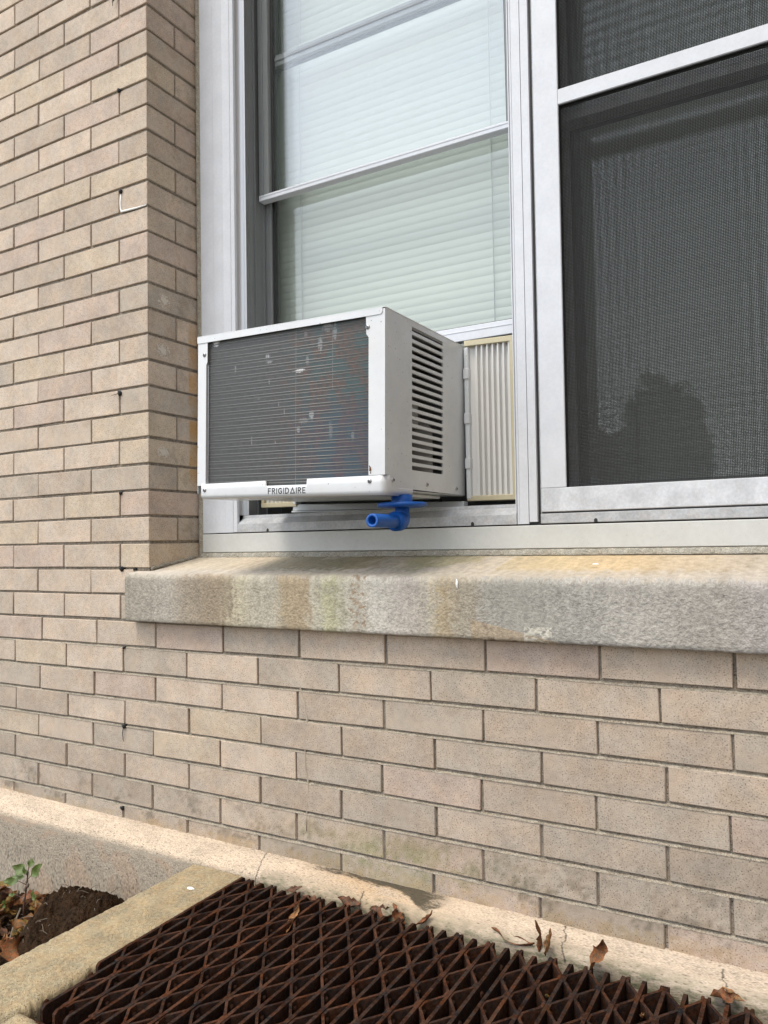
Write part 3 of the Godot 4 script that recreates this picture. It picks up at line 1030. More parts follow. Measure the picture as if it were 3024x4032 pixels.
func build_left_window() -> void:
	var win := thing("sash_window", "white aluminium double hung window with raised lower sash above the air conditioner", "window")
	var top := 2.2495
	# outer trim boards
	var st := begin()
	box(st, Vector3(0.0095, 0.0835, -0.30), Vector3(0.0548, top, FRAME_Z), 0.0012)
	part("casing_board", st, M.white, win)
	st = begin()
	upright(st, [[0.0554, -0.30], [0.0554, FRAME_Z + 0.0008], [0.0876, FRAME_Z + 0.0008], [0.1082, FRAME_Z - 0.0045], [0.1090, FRAME_Z - 0.03], [0.1090, -0.30]], 0.0845, top)
	part("casing_board", st, M.white, win)
	# moulded jamb
	st = begin()
	upright(st, [[0.1128, -0.345], [0.1128, FRAME_Z], [0.1255, FRAME_Z], [0.1255, -0.1705], [0.1128, -0.1715], [0.1128, -0.2018], [0.1285, -0.2022], [0.1285, -0.222], [0.1297, -0.2225], [0.1297, -0.2245], [0.1285, -0.225], [0.1285, -0.243], [0.1335, -0.2435], [0.1335, -0.2465], [0.1285, -0.247], [0.1285, -0.2815], [0.1325, -0.282], [0.1325, -0.285], [0.1285, -0.2855], [0.1285, -0.345]], 0.0845, top)
	part("left_jamb", st, M.shaded_metal, win)
	st = begin()
	var lip := []
	for p in [[0.1160, -0.1740], [0.1164, -0.1800], [0.1176, -0.1850], [0.1198, -0.1895], [0.1232, -0.1935], [0.1275, -0.1963], [0.1325, -0.1980], [0.1366, -0.1986], [0.1380, -0.1992], [0.1372, -0.2010], [0.1300, -0.2014]]:
		lip.append(PackedVector3Array([Vector3(p[0], 0.128, p[1]), Vector3(p[0], top, p[1])]))
	st = begin(false)
	grid(st, lip, [], [], true)
	part("jamb_lip", st, M.bare, win)
	st = begin()
	box(st, Vector3(0.1100, 0.0850, -0.19), Vector3(0.1124, top, FRAME_Z - 0.007), 0.0)
	part("groove_shade", st, M.gasket, win)  # black strip painted in for the shade of the groove
	st = begin()
	box(st, Vector3(0.1132, 0.0848, FRAME_Z - 0.008), Vector3(0.1257, top, FRAME_Z + 0.0012), 0.0008)
	part("jamb_face", st, M.white, win)
	# bottom rail with its sloped lip
	st = begin()
	lying(st, [[0.0845, -0.33], [0.0845, FRAME_Z], [0.1045, FRAME_Z], [0.1052, FRAME_Z - 0.0012], [0.1196, -0.1905], [0.1205, -0.1905], [0.1272, -0.1918], [0.1272, -0.1945], [0.1160, -0.1955], [0.1120, -0.25], [0.1180, -0.2505], [0.1180, -0.254], [0.1120, -0.2545], [0.1120, -0.33]], 0.1259, 0.8605)
	part("bottom_rail", st, M.grimy_shaded, win)
	st = begin()
	box(st, Vector3(0.1112, 0.0846, FRAME_Z - 0.02), Vector3(0.1258, 0.1046, FRAME_Z + 0.0009), 0.0008)
	part("corner_block", st, M.grimy_shaded, win)
	for w in [0.2206, 0.7634]:
		st = begin()
		var loop := PackedVector3Array()
		for k in 9:
			var t := PI * k / 8.0
			loop.append(Vector3(w + 0.0034 * cos(t), 0.0885 + 0.0036 * sin(t), FRAME_Z - 0.001))
		loop.append(Vector3(w - 0.0034, 0.0842, FRAME_Z - 0.001))
		loop.append(Vector3(w + 0.0034, 0.0842, FRAME_Z - 0.001))
		plate(st, loop, Vector3(0, 0, 0.0014))
		part("weep_hole_shade", st, M.gasket, win)  # raised black plate painting the dark inside of the hole
	# right jamb and the mullion covers between the two windows
	st = begin()
	upright(st, [[0.8565, -0.199], [0.8578, -0.197], [0.8592, FRAME_Z - 0.004], [0.8592, FRAME_Z], [0.8612, FRAME_Z], [0.8612, -0.345], [0.8565, -0.345]], 0.1075, top, LEAN)
	part("right_jamb", st, M.white, win)
	st = begin()
	upright(st, [[0.8616, -0.30], [0.8616, FRAME_Z - 0.003], [0.8626, FRAME_Z - 0.003], [0.8640, FRAME_Z], [0.8668, FRAME_Z], [0.8676, FRAME_Z - 0.0012], [0.8684, FRAME_Z], [0.8868, FRAME_Z], [0.8868, -0.30]], 0.0846, top, LEAN)
	part("mullion_cover", st, M.white, win)
	st = begin()
	upright(st, [[0.8884, -0.30], [0.8884, FRAME_Z + 0.0008], [0.9048, FRAME_Z + 0.0008], [0.9056, -0.172], [0.9056, -0.30]], 0.0885, top, LEAN)
	part("mullion_cover", st, M.white, win)
	st = begin()
	box(st, Vector3(0.8862, 0.080, -0.28), Vector3(0.9100, top, FRAME_Z - 0.006), 0.0, LEAN)
	part("mullion_core", st, M.gasket, win)
	sash(win, "upper_sash", 0.1340, 0.8600, 0.9625, 1.98, -0.2575, 0.0235, 0.0320, 0.0155, 0.03, M.white, M.shaded_metal, 0.0, 0.86)
	sash(win, "lower_sash", 0.1300, 0.8590, 0.5120, 1.3640, -0.2860, 0.0225, 0.0210, 0.0330, 0.031, M.white, M.shaded_metal, 0.0, 0.55, [0.0])
	# inner liner behind the sashes
	st = begin()
	box(st, Vector3(0.105, 0.06, -0.352), Vector3(0.1300, top, -0.3455), 0.0)
	box(st, Vector3(0.8560, 0.06, -0.352), Vector3(0.925, top, -0.3455), 0.0)
	part("inner_stop", st, M.shaded_metal, win)
	# the flat panel under both windows, bedded in cracked caulk
	var panel := thing("sill_panel", "long weathered white metal panel between the windows and the stone sill", "metal panel")
	st = begin()
	box(st, Vector3(0.0092, 0.0345, -0.30), Vector3(1.80, 0.0815, FRAME_Z + 0.0008), 0.0014)
	part("face", st, M.panel, panel)
	var rows := []
	for j in 7:
		var t := j / 6.0
		var row := PackedVector3Array()
		for i in 460:
			var x := 0.004 + 1.74 * i / 459.0
			var r := 0.0010 * wobble.get_noise_2d(x * 120, t * 6.0) + 0.0016 * wobble.get_noise_2d(x * 22, 5.0)
			row.append(Vector3(x, lerpf(0.0335, 0.0215, t) + 0.4 * r, -0.1690 + 0.0050 * sin(t * PI * 0.55) + 0.7 * r))
		rows.append(row)
	st = begin(false)
	grid(st, rows)
	part("caulk_bead", st, M.caulk, panel)
	rows = []
	for j in 6:
		var t := j / 5.0
		var row := PackedVector3Array()
		for i in 420:
			var y := 0.02 + 1.9 * i / 419.0
			var r := 0.0013 * wobble.get_noise_2d(y * 130, t * 5.0 + 30) + 0.0014 * wobble.get_noise_2d(y * 22, 15.0)
			row.append(Vector3(lerpf(-0.0065, 0.0108, t) + 0.4 * r, y, -0.1720 + 0.0075 * sin(t * PI) + r))
		rows.append(row)
	st = begin(false)
	grid(st, rows, [], [], true)
	part("caulk_bead", st, M.dark_caulk, win)

func build_right_window() -> void:
	var win := thing("screened_window", "closed white aluminium window behind a dark insect screen, right of the air conditioner", "window")
	var top := 2.2495
	var L := LEAN
	# outer frame that shows below the screen
	var st := begin()
	box(st, Vector3(0.9110, 0.0845, -0.30), Vector3(1.80, 0.1042, FRAME_Z - 0.001), 0.0012)
	part("bottom_rail", st, M.grimy_shaded, win)
	st = begin()
	var loop := PackedVector3Array()
	for k in 9:
		var t := PI * k / 8.0
		loop.append(Vector3(1.021 + 0.0034 * cos(t), 0.0885 + 0.0036 * sin(t), FRAME_Z - 0.002))
	loop.append(Vector3(1.0176, 0.0842, FRAME_Z - 0.002))
	loop.append(Vector3(1.0244, 0.0842, FRAME_Z - 0.002))
	plate(st, loop, Vector3(0, 0, 0.0014))
	part("weep_hole_shade", st, M.gasket, win)  # black plate drawn for the shade within the hole
	st = begin()
	upright(st, [[0.9085, -0.345], [0.9085, -0.176], [0.9118, -0.176], [0.9118, -0.21], [0.9240, -0.2105], [0.9240, -0.345]], 0.1045, top, L)
	part("left_jamb", st, M.grimy_shaded, win)
	st = begin()
	box(st, Vector3(1.765, 0.1045, -0.345), Vector3(1.86, top, -0.172), 0.001)
	part("right_jamb", st, M.white, win)
	# the screen
	var screen := Node3D.new()
	screen.name = "insect_screen"
	win.add_child(screen)
	st = begin()
	box(st, Vector3(0.9135, 0.1075, -0.185), Vector3(1.765, 0.1550, FRAME_Z), 0.0014)
	part("screen_rail", st, M.worn, screen)
	st = begin()
	box(st, Vector3(0.9135, 0.1551, -0.185), Vector3(0.9650, 2.2, FRAME_Z), 0.0014, L)
	part("screen_stile", st, M.white, screen)
	st = begin()
	box(st, Vector3(1.715, 0.1551, -0.185), Vector3(1.765, 2.2, FRAME_Z), 0.0014)
	part("screen_stile", st, M.white, screen)
	st = begin()
	box(st, Vector3(0.9656, 0.9285, -0.182), Vector3(1.7145, 0.9602, FRAME_Z - 0.0012), 0.0014)
	part("screen_rail", st, M.white, screen)
	st = begin()
	upright(st, [[0.9652, -0.186], [0.9652, -0.171], [0.9662, -0.171], [0.9662, -0.186]], 0.1552, 2.19, L)
	box(st, Vector3(0.966, 0.9265, -0.186), Vector3(1.7145, 0.9282, -0.172), 0.0)
	part("spline", st, M.gasket, screen)
	# woven wires, one by one
	st = begin()
	var z := -0.1795
	var pitch := 0.0028
	var r := 0.00061
	var y := 0.1556
	while y < 2.0:
		var a := Vector3(0.9655 + L * (y - 0.1), y, z)
		var b := Vector3(1.715, y, z)
		quad(st, a + Vector3(0, r, 0), b + Vector3(0, r, 0), b + Vector3(0, 0, r), a + Vector3(0, 0, r), Vector3(0, 1, 1))
		quad(st, a + Vector3(0, 0, r), b + Vector3(0, 0, r), b - Vector3(0, r, 0), a - Vector3(0, r, 0), Vector3(0, -1, 1))
		quad(st, a + Vector3(0, r, 0), b + Vector3(0, r, 0), b - Vector3(0, r, 0), a - Vector3(0, r, 0), Vector3.FORWARD)
		y += pitch
	var x := 0.9655
	while x < 1.715:
		var a := Vector3(x, 0.1552, z - r)
		var b := Vector3(x + L * 1.85, 2.0, z - r)
		quad(st, a + Vector3(r, 0, 0), b + Vector3(r, 0, 0), b + Vector3(0, 0, r), a + Vector3(0, 0, r), Vector3(1, 0, 1))
		quad(st, a + Vector3(0, 0, r), b + Vector3(0, 0, r), b - Vector3(r, 0, 0), a - Vector3(r, 0, 0), Vector3(-1, 0, 1))
		quad(st, a + Vector3(r, 0, 0), b + Vector3(r, 0, 0), b - Vector3(r, 0, 0), a - Vector3(r, 0, 0), Vector3.FORWARD)
		x += pitch
	structure(part("wire_mesh", st, M.mesh, screen), "stuff")
	sash(win, "upper_sash", 0.9250, 1.764, 0.9370, 1.98, -0.2575, 0.0235, 0.0400, 0.0300, 0.03, M.grimy_shaded, M.grimy_shaded)  # sashes toned darker than white for the shade behind the screen
	sash(win, "lower_sash", 0.9250, 1.764, 0.1250, 0.9650, -0.2870, 0.0225, 0.0320, 0.0400, 0.028, M.grimy_shaded, M.grimy_shaded)
	st = begin()
	box(st, Vector3(0.9250, 0.1046, -0.33), Vector3(1.764, 0.1180, -0.19), 0.001)
	part("sill_track", st, M.grimy_shaded, win)

# ------------------------------------------------------------------ blinds
func build_blinds() -> void:
	var st := begin(false)
	var rows := []
	for i in 7:
		var t := i / 6.0
		var bow := 0.0013 * sin(t * PI)
		var q := Vector2(lerpf(0.0036, -0.0036, t), lerpf(0.0125, -0.0125, t)) + Vector2(0.98, -0.2) * bow
		rows.append(PackedVector3Array([Vector3(-0.415, q.y, q.x), Vector3(0.415, q.y, q.x)]))
	grid(st, rows, [], [], false)
	var mesh := finish(st)
	for b in [[0.505, "lowered pale green mini blind behind the left window", 0.525], [1.375, "lowered mini blind dimly seen behind the screened right window", 0.135]]:
		var blind := thing("window_blind", b[1], "blind", Vector3(b[0], 0, -0.372))
		var y: float = b[2]
		var r := RandomNumberGenerator.new()
		r.seed = int(b[0] * 100)
		while y < 1.95:
			var o := put("slat", mesh, M.slat, blind, Vector3(r.randf_range(-0.0015, 0.0015), y, 0))
			o.rotation = Vector3(r.randf_range(-0.05, 0.05), r.randf_range(-0.002, 0.002), r.randf_range(-0.0015, 0.0015))
			y += 0.0209
		st = begin()
		box(st, Vector3(-0.415, b[2] - 0.03, -0.008), Vector3(0.415, b[2] - 0.014, 0.008), 0.002)
		part("bottom_bar", st, M.slat, blind)
		for x in [-0.31, 0.245]:
			st = begin(false)
			tube(st, [Vector3(x, b[2] - 0.02, 0.0095), Vector3(x + 0.001, 1.2, 0.0095), Vector3(x + 0.006, 1.97, 0.0095)], [0.0009, 0.0009, 0.0009], 6)
			part("ladder_cord", st, M.cord, blind)
		if b[0] < 1.0:
			st = begin(false)
			tube(st, [Vector3(-0.372, 1.36, 0.016), Vector3(-0.3715, 1.40, 0.016), Vector3(-0.369, 1.97, 0.013)], [0.0055, 0.0042, 0.0026], 8)
			part("tilt_wand", st, M.gasket, blind)

# ------------------------------------------------------------------ air conditioner
func stroke(st: SurfaceTool, a: Vector2, b: Vector2, w: float, z: float) -> void:
	var d := (b - a).normalized()
	var n := Vector2(-d.y, d.x) * w / 2.0
	a -= d * w * 0.5
	b += d * w * 0.5
	var loop := PackedVector3Array()
	for p in [a + n, b + n, b - n, a - n]:
		loop.append(Vector3(p.x, p.y, z))
	plate(st, loop, Vector3(0, 0, 0.00035))

func logo(st: SurfaceTool, x: float, y: float, w: float, h: float, z: float) -> void:
	# F R I G I D (triangle) I R E drawn with single strokes
	var letters := {
		"F": [0.55, [[0, 0, 0, 1], [0, 1, 0.55, 1], [0, 0.52, 0.48, 0.52]]],
		"R": [0.62, [[0, 0, 0, 1], [0, 1, 0.38, 1], [0.38, 1, 0.56, 0.88], [0.56, 0.88, 0.56, 0.66], [0.56, 0.66, 0.38, 0.5], [0.38, 0.5, 0, 0.5], [0.3, 0.5, 0.6, 0]]],
		"I": [0.0, [[0, 0, 0, 1]]],
		"G": [0.82, [[0.74, 0.83, 0.56, 0.97], [0.56, 0.97, 0.3, 0.97], [0.3, 0.97, 0.08, 0.78], [0.08, 0.78, 0.0, 0.5], [0.0, 0.5, 0.08, 0.22], [0.08, 0.22, 0.3, 0.03], [0.3, 0.03, 0.56, 0.03], [0.56, 0.03, 0.78, 0.2], [0.78, 0.2, 0.78, 0.46], [0.78, 0.46, 0.44, 0.46]]],
		"D": [0.76, [[0, 0, 0, 1], [0, 1, 0.36, 1], [0.36, 1, 0.64, 0.82], [0.64, 0.82, 0.74, 0.5], [0.74, 0.5, 0.64, 0.18], [0.64, 0.18, 0.36, 0], [0.36, 0, 0, 0]]],
		"^": [0.92, [[0, 0, 0.46, 1], [0.46, 1, 0.92, 0], [0.92, 0, 0, 0]]],
		"E": [0.52, [[0, 0, 0, 1], [0, 1, 0.52, 1], [0, 0.5, 0.46, 0.5], [0, 0, 0.52, 0]]],
	}
	var word := "FRIGID^IRE"
	var total := 0.0
	for c in word:
		total += letters[c][0]
	var gap := (w / h - total) / (word.length() - 1)
	var at := 0.0
	for c in word:
		for s in letters[c][1]:
			stroke(st, Vector2(x + (at + s[0]) * h, y + s[1] * h), Vector2(x + (at + s[2]) * h, y + s[3] * h), h * 0.185, z)
		at += letters[c][0] + gap

func screw(parent: Node, at: Vector3, axis: Vector3, turn: float) -> void:
	var st := begin(false)
	lathe(st, [[0.0046, -0.0005], [0.0046, 0.0004], [0.0041, 0.0014], [0.0029, 0.0022], [0.0014, 0.0026], [0.0, 0.0027]], at, axis, 16)
	var head := part("screw", st, M.steel, parent)
	var u := axis.cross(Vector3.UP).normalized()
	var v := axis.cross(u)
	st = begin()
	for k in 2:
		var d := u.rotated(axis, turn + k * PI / 2.0)
		var e := axis.cross(d)
		var loop := PackedVector3Array()
		for q in [[-1, -1], [1, -1], [1, 1], [-1, 1]]:
			loop.append(at + axis * 0.0018 + d * 0.0024 * q[0] + e * 0.0006 * q[1])
		plate(st, loop, axis * (0.00125 + 0.0001 * k))
	part("slot_shade", st, M.gasket, head)  # raised black cross paints the shade of the recess

func build_air_conditioner() -> void:
	var W := 0.4580
	var H := 0.333
	var D := 0.361
	var ac := thing("air_conditioner", "white window air conditioner jutting out over the sill, condenser coil facing out", "air conditioner", Vector3(0.7186, 0.4842, 0.11))
	ac.basis = Basis(Vector3.UP, deg_to_rad(-0.09)) * Basis(Vector3.RIGHT, deg_to_rad(0.4)) * Basis(Vector3.BACK, deg_to_rad(-1.45))
	# right side sheet with its nineteen slots
	var za := -0.1055
	var zb := -0.2480
	var y0 := -0.0162
	var pitch := 0.01512
	var sh := 0.0044        # half height of a slot
	var st := begin()
	var side := Vector3.RIGHT
	var face := func(a: Vector2, b: Vector2, c: Vector2, d: Vector2) -> void:
		quad(st, Vector3(0, a.y, a.x), Vector3(0, b.y, b.x), Vector3(0, c.y, c.x), Vector3(0, d.y, d.x), side)
	var ytop := y0 + pitch / 2.0
	var ybot := y0 - pitch * 18.5
	face.call(Vector2(0, 0), Vector2(-D, 0), Vector2(-D, ytop), Vector2(0, ytop))
	face.call(Vector2(0, ytop), Vector2(za, ytop), Vector2(za, ybot), Vector2(0, ybot))
	face.call(Vector2(zb, ytop), Vector2(-D, ytop), Vector2(-D, ybot), Vector2(zb, ybot))
	face.call(Vector2(0, ybot), Vector2(-D, ybot), Vector2(-D, -0.3079), Vector2(0, -0.3079))
	face.call(Vector2(-0.0158, -0.3079), Vector2(-D, -0.3079), Vector2(-D, -H), Vector2(-0.0250, -0.3300))
	tri(st, Vector3(0, -0.3079, -0.0158), Vector3(0, -0.3230, -0.0172), Vector3(0, -0.33, -0.025), side)
	for i in 19:
		var yc := y0 - pitch * i
		var out := [Vector2(za, yc + pitch / 2.0), Vector2(zb, yc + pitch / 2.0), Vector2(zb, yc - pitch / 2.0), Vector2(za, yc - pitch / 2.0)]
		var hole := PackedVector2Array()
		var rr := 0.0024
		for corner in [[za - rr, yc + sh - rr, 0.0], [zb + rr, yc + sh - rr, 0.5 * PI], [zb + rr, yc - sh + rr, PI], [za - rr, yc - sh + rr, 1.5 * PI]]:
			for k in 4:
				var t: float = corner[2] + 0.5 * PI * k / 3.0
				hole.append(Vector2(corner[0] + rr * cos(t), corner[1] + rr * sin(t)))
		# the sheet between the outline and the hole: four fans
		var n := hole.size()
		for k in n:
			var a := hole[k]
			var b := hole[(k + 1) % n]
			var c: Vector2 = out[[0, 1, 2, 3][k / 4]]
			tri(st, Vector3(0, a.y, a.x), Vector3(0, b.y, b.x), Vector3(0, c.y, c.x), side)
			if k % 4 == 3:
				var d: Vector2 = out[(k / 4 + 1) % 4]
				tri(st, Vector3(0, b.y, b.x), Vector3(0, c.y, c.x), Vector3(0, d.y, d.x), side)
			# rolled-in lip
			var ai := Vector3(-0.0035, lerpf(a.y, yc, 0.10), a.x)
			var bi := Vector3(-0.0035, lerpf(b.y, yc, 0.10), b.x)
			quad(st, Vector3(0, a.y, a.x), Vector3(0, b.y, b.x), bi, ai, Vector3(0, yc - a.y, 0.2))
	part("side_panel", st, M.enamel_grey, ac)
	st = begin()
	box(st, Vector3(-W, -H, -D), Vector3(-W + 0.001, 0, 0), 0.0)
	part("side_panel", st, M.enamel_grey, ac)
	# top sheet with the turned down front lip
	st = begin()
	box(st, Vector3(-W - 0.0012, 0.0, -D), Vector3(0.0010, 0.0014, 0.0012), 0.0006)
	var lip := PackedVector3Array([Vector3(-W - 0.0012, -0.0002, 0.0012), Vector3(-W - 0.0012, -0.0128, 0.0012), Vector3(-W + 0.004, -0.0140, 0.0012), Vector3(-0.0105, -0.0122, 0.0012), Vector3(-0.0075, -0.0112, 0.0012), Vector3(-0.0055, -0.0090, 0.0012), Vector3(-0.0048, -0.0060, 0.0012), Vector3(-0.0048, -0.0002, 0.0012)])
	plate(st, lip, Vector3(0, 0, 0.0012))
	part("top_panel", st, M.enamel, ac)
	# front corner posts, wider at their screw tabs
	st = begin()
	plate(st, PackedVector3Array([Vector3(-W, -0.002, 0.0), Vector3(-W, -0.3168, 0.0), Vector3(-0.4352, -0.3168, 0.0), Vector3(-0.4352, -0.0615, 0.0), Vector3(-0.4318, -0.0555, 0.0), Vector3(-0.4318, -0.002, 0.0)]), Vector3(0, 0, 0.0010))
	box(st, Vector3(-0.4362, -0.314, -0.014), Vector3(-0.4352, -0.002, 0.0), 0.0)
	part("corner_post", st, M.enamel, ac)
	st = begin()
	plate(st, PackedVector3Array([Vector3(0.0, -0.002, 0.0), Vector3(0.0, -0.3082, 0.0), Vector3(-0.0350, -0.3082, 0.0), Vector3(-0.0350, -0.0520, 0.0), Vector3(-0.0400, -0.0450, 0.0), Vector3(-0.0412, -0.002, 0.0)]), Vector3(0, 0, 0.0010))
	part("corner_post", st, M.enamel, ac)
	# base pan: apron with the logo notch, rounded lower edge, wrapping the right corner
	var path := []
	for x in [-0.4462, -0.4440, -0.4300, -0.36, -0.2755, -0.2745, -0.2648, -0.2640, -0.226, -0.1882, -0.1874, -0.1740, -0.1730, -0.10, -0.04, -0.0120]:
		path.append([x, 0.0, 0.0, 1.0])
	for k in 7:
		var t := 0.5 * PI * k / 6.0
		path.append([-0.0120 + 0.0128 * sin(t), -0.0120 + 0.0128 * cos(t) - 0.0008, sin(t), cos(t)])
	for z in [-0.0170, -0.0245, -0.06, -0.1090]:
		path.append([0.0008, z, 1.0, 0.0])
	var rows := []
	for r in 9:
		var row := PackedVector3Array()
		for p in path:
			var yt: float = -0.3090 - 0.0042 * clampf(-p[0] / 0.446, 0, 1)
			if p[0] > -0.2748 and p[0] < -0.1738 and p[2] == 0.0:
				yt = -0.3215
			if p[2] > 0.98:
				yt = -0.3080 if p[1] > -0.018 else -0.3300
			var low := -0.3450
			if p[2] > 0.98:
				low = -0.3432
			var push := 0.0
			var y := 0.0
			if r == 0:
				y = yt
				push = -0.004
			elif r < 4:
				y = lerpf(yt, low + 0.009, (r - 1) / 2.0)
			else:
				var t := 0.5 * PI * (r - 3) / 5.0
				y = low + 0.009 - 0.009 * sin(t)
				push = -0.009 * (1.0 - cos(t))
			row.append(Vector3(p[0] + p[2] * push, y, p[1] + 0.0022 * (1.0 if p[3] > 0.9 else p[3]) + p[3] * push))
		rows.append(row)
	st = begin(false)
	grid(st, rows)
	var pan := part("base_pan", st, M.enamel, ac)
	st = begin()
	box(st, Vector3(-0.4440, -0.3448, -0.109), Vector3(-0.008, -0.3415, -0.006), 0.001)
	box(st, Vector3(-0.4440, -0.3345, -D + 0.002), Vector3(-0.002, -0.3325, -0.1095), 0.001)
	box(st, Vector3(-0.42, -0.3420, -0.30), Vector3(-0.03, -0.3350, -0.1096), 0.003)
	part("underside", st, M.enamel_grey, pan)
	st = begin()
	logo(st, -0.2672, -0.3375, 0.0895, 0.0102, 0.0021)
	part("logo", st, M.ink, ac)
	# coil behind the opening
	st = begin()
	box(st, Vector3(-0.4350, -0.3220, -0.030), Vector3(-0.0330, -0.0040, -0.0052), 0.0)
	var coil := part("condenser_coil", st, coil_material(), ac)
	for i in 21:
		var y := -0.0195 - 0.01455 * i
		for e in [0.0, 0.0052]:
			st = begin(false)
			tube(st, [Vector3(-0.4345, y - e, -0.0060), Vector3(-0.0335, y - e, -0.0060)], [0.0015 - e * 0.06, 0.0015 - e * 0.06], 8)
			part("tube", st, M.coil_tube, coil)
	st = begin()
	box(st, Vector3(-0.4330, -0.322, -0.0300), Vector3(-0.4312, -0.004, -0.0030), 0.0)
	part("end_plate", st, M.steel, coil)
	# what little shows through the slots
	st = begin()
	box(st, Vector3(-0.30, -0.325, -0.34), Vector3(-0.10, -0.005, -0.04), 0.002)
	part("inner_housing", st, M.dark, ac)
	st = begin()
	box(st, Vector3(-W + 0.002, -0.325, -D + 0.001), Vector3(-0.002, -0.004, -D + 0.004), 0.0)
	box(st, Vector3(-0.099, -0.016, -0.34), Vector3(-0.002, -0.003, -0.04), 0.0)
	part("bulkhead", st, M.dark, ac)
	st = begin(false)
	lathe(st, [[0.0, 0.15], [0.03, 0.148], [0.045, 0.13], [0.047, 0.0]], Vector3(-0.052, -0.33, -0.20), Vector3.UP, 24)
	part("compressor", st, M.dark, ac)
	st = begin()
	box(st, Vector3(-0.020, -0.205, -0.168), Vector3(-0.019, -0.158, -0.115), 0.0)
	var note := part("sticker", st, material("paper_label", lin(0.42, 0.42, 0.40), 0.7), ac)
	st = begin()
	for i in 16:
		var z := -0.1225 - i * 0.0026
		box(st, Vector3(-0.0190, -0.190, z - (0.0013 if i % 3 else 0.0019)), Vector3(-0.0187, -0.1800, z), 0.0)
	part("barcode", st, M.ink, note)
	for s in [Vector3(-0.4400, -0.0395, 0.001), Vector3(-0.0370, -0.0325, 0.001), Vector3(-0.4365, -0.3262, 0.0022), Vector3(-0.0320, -0.3192, 0.0022)]:
		screw(ac, s, Vector3.BACK, rng.randf() * PI)
	for s in [Vector3(0.0, -0.3164, -0.0292), Vector3(0.0, -0.3180, -0.1705), Vector3(0.0, -0.3194, -0.3134)]:
		screw(ac, s, Vector3.RIGHT, rng.randf() * PI)
	# steel channel that the chassis stands on inside the opening
	st = begin()
	box(st, Vector3(-0.468, -0.362, -0.375), Vector3(0.002, -0.3460, -0.350), 0.0015)
	box(st, Vector3(-0.468, -0.3665, -0.352), Vector3(0.002, -0.3624, -0.345), 0.0008)
	part("mounting_channel", st, M.enamel_grey, ac)
	# a dry leaf caught in the lower corner of the coil
	var l := put("dry_leaf", leaf_mesh(0.020, 0.009, 0.5, 0.8, 77), M.leaf[1], self, Vector3(0.6810, 0.186, 0.108))
	l.rotation = Vector3(0.4, 0.2, 1.9)
	tag(l, "small brown leaf scrap caught in the bottom right corner of the condenser coil", "leaf")

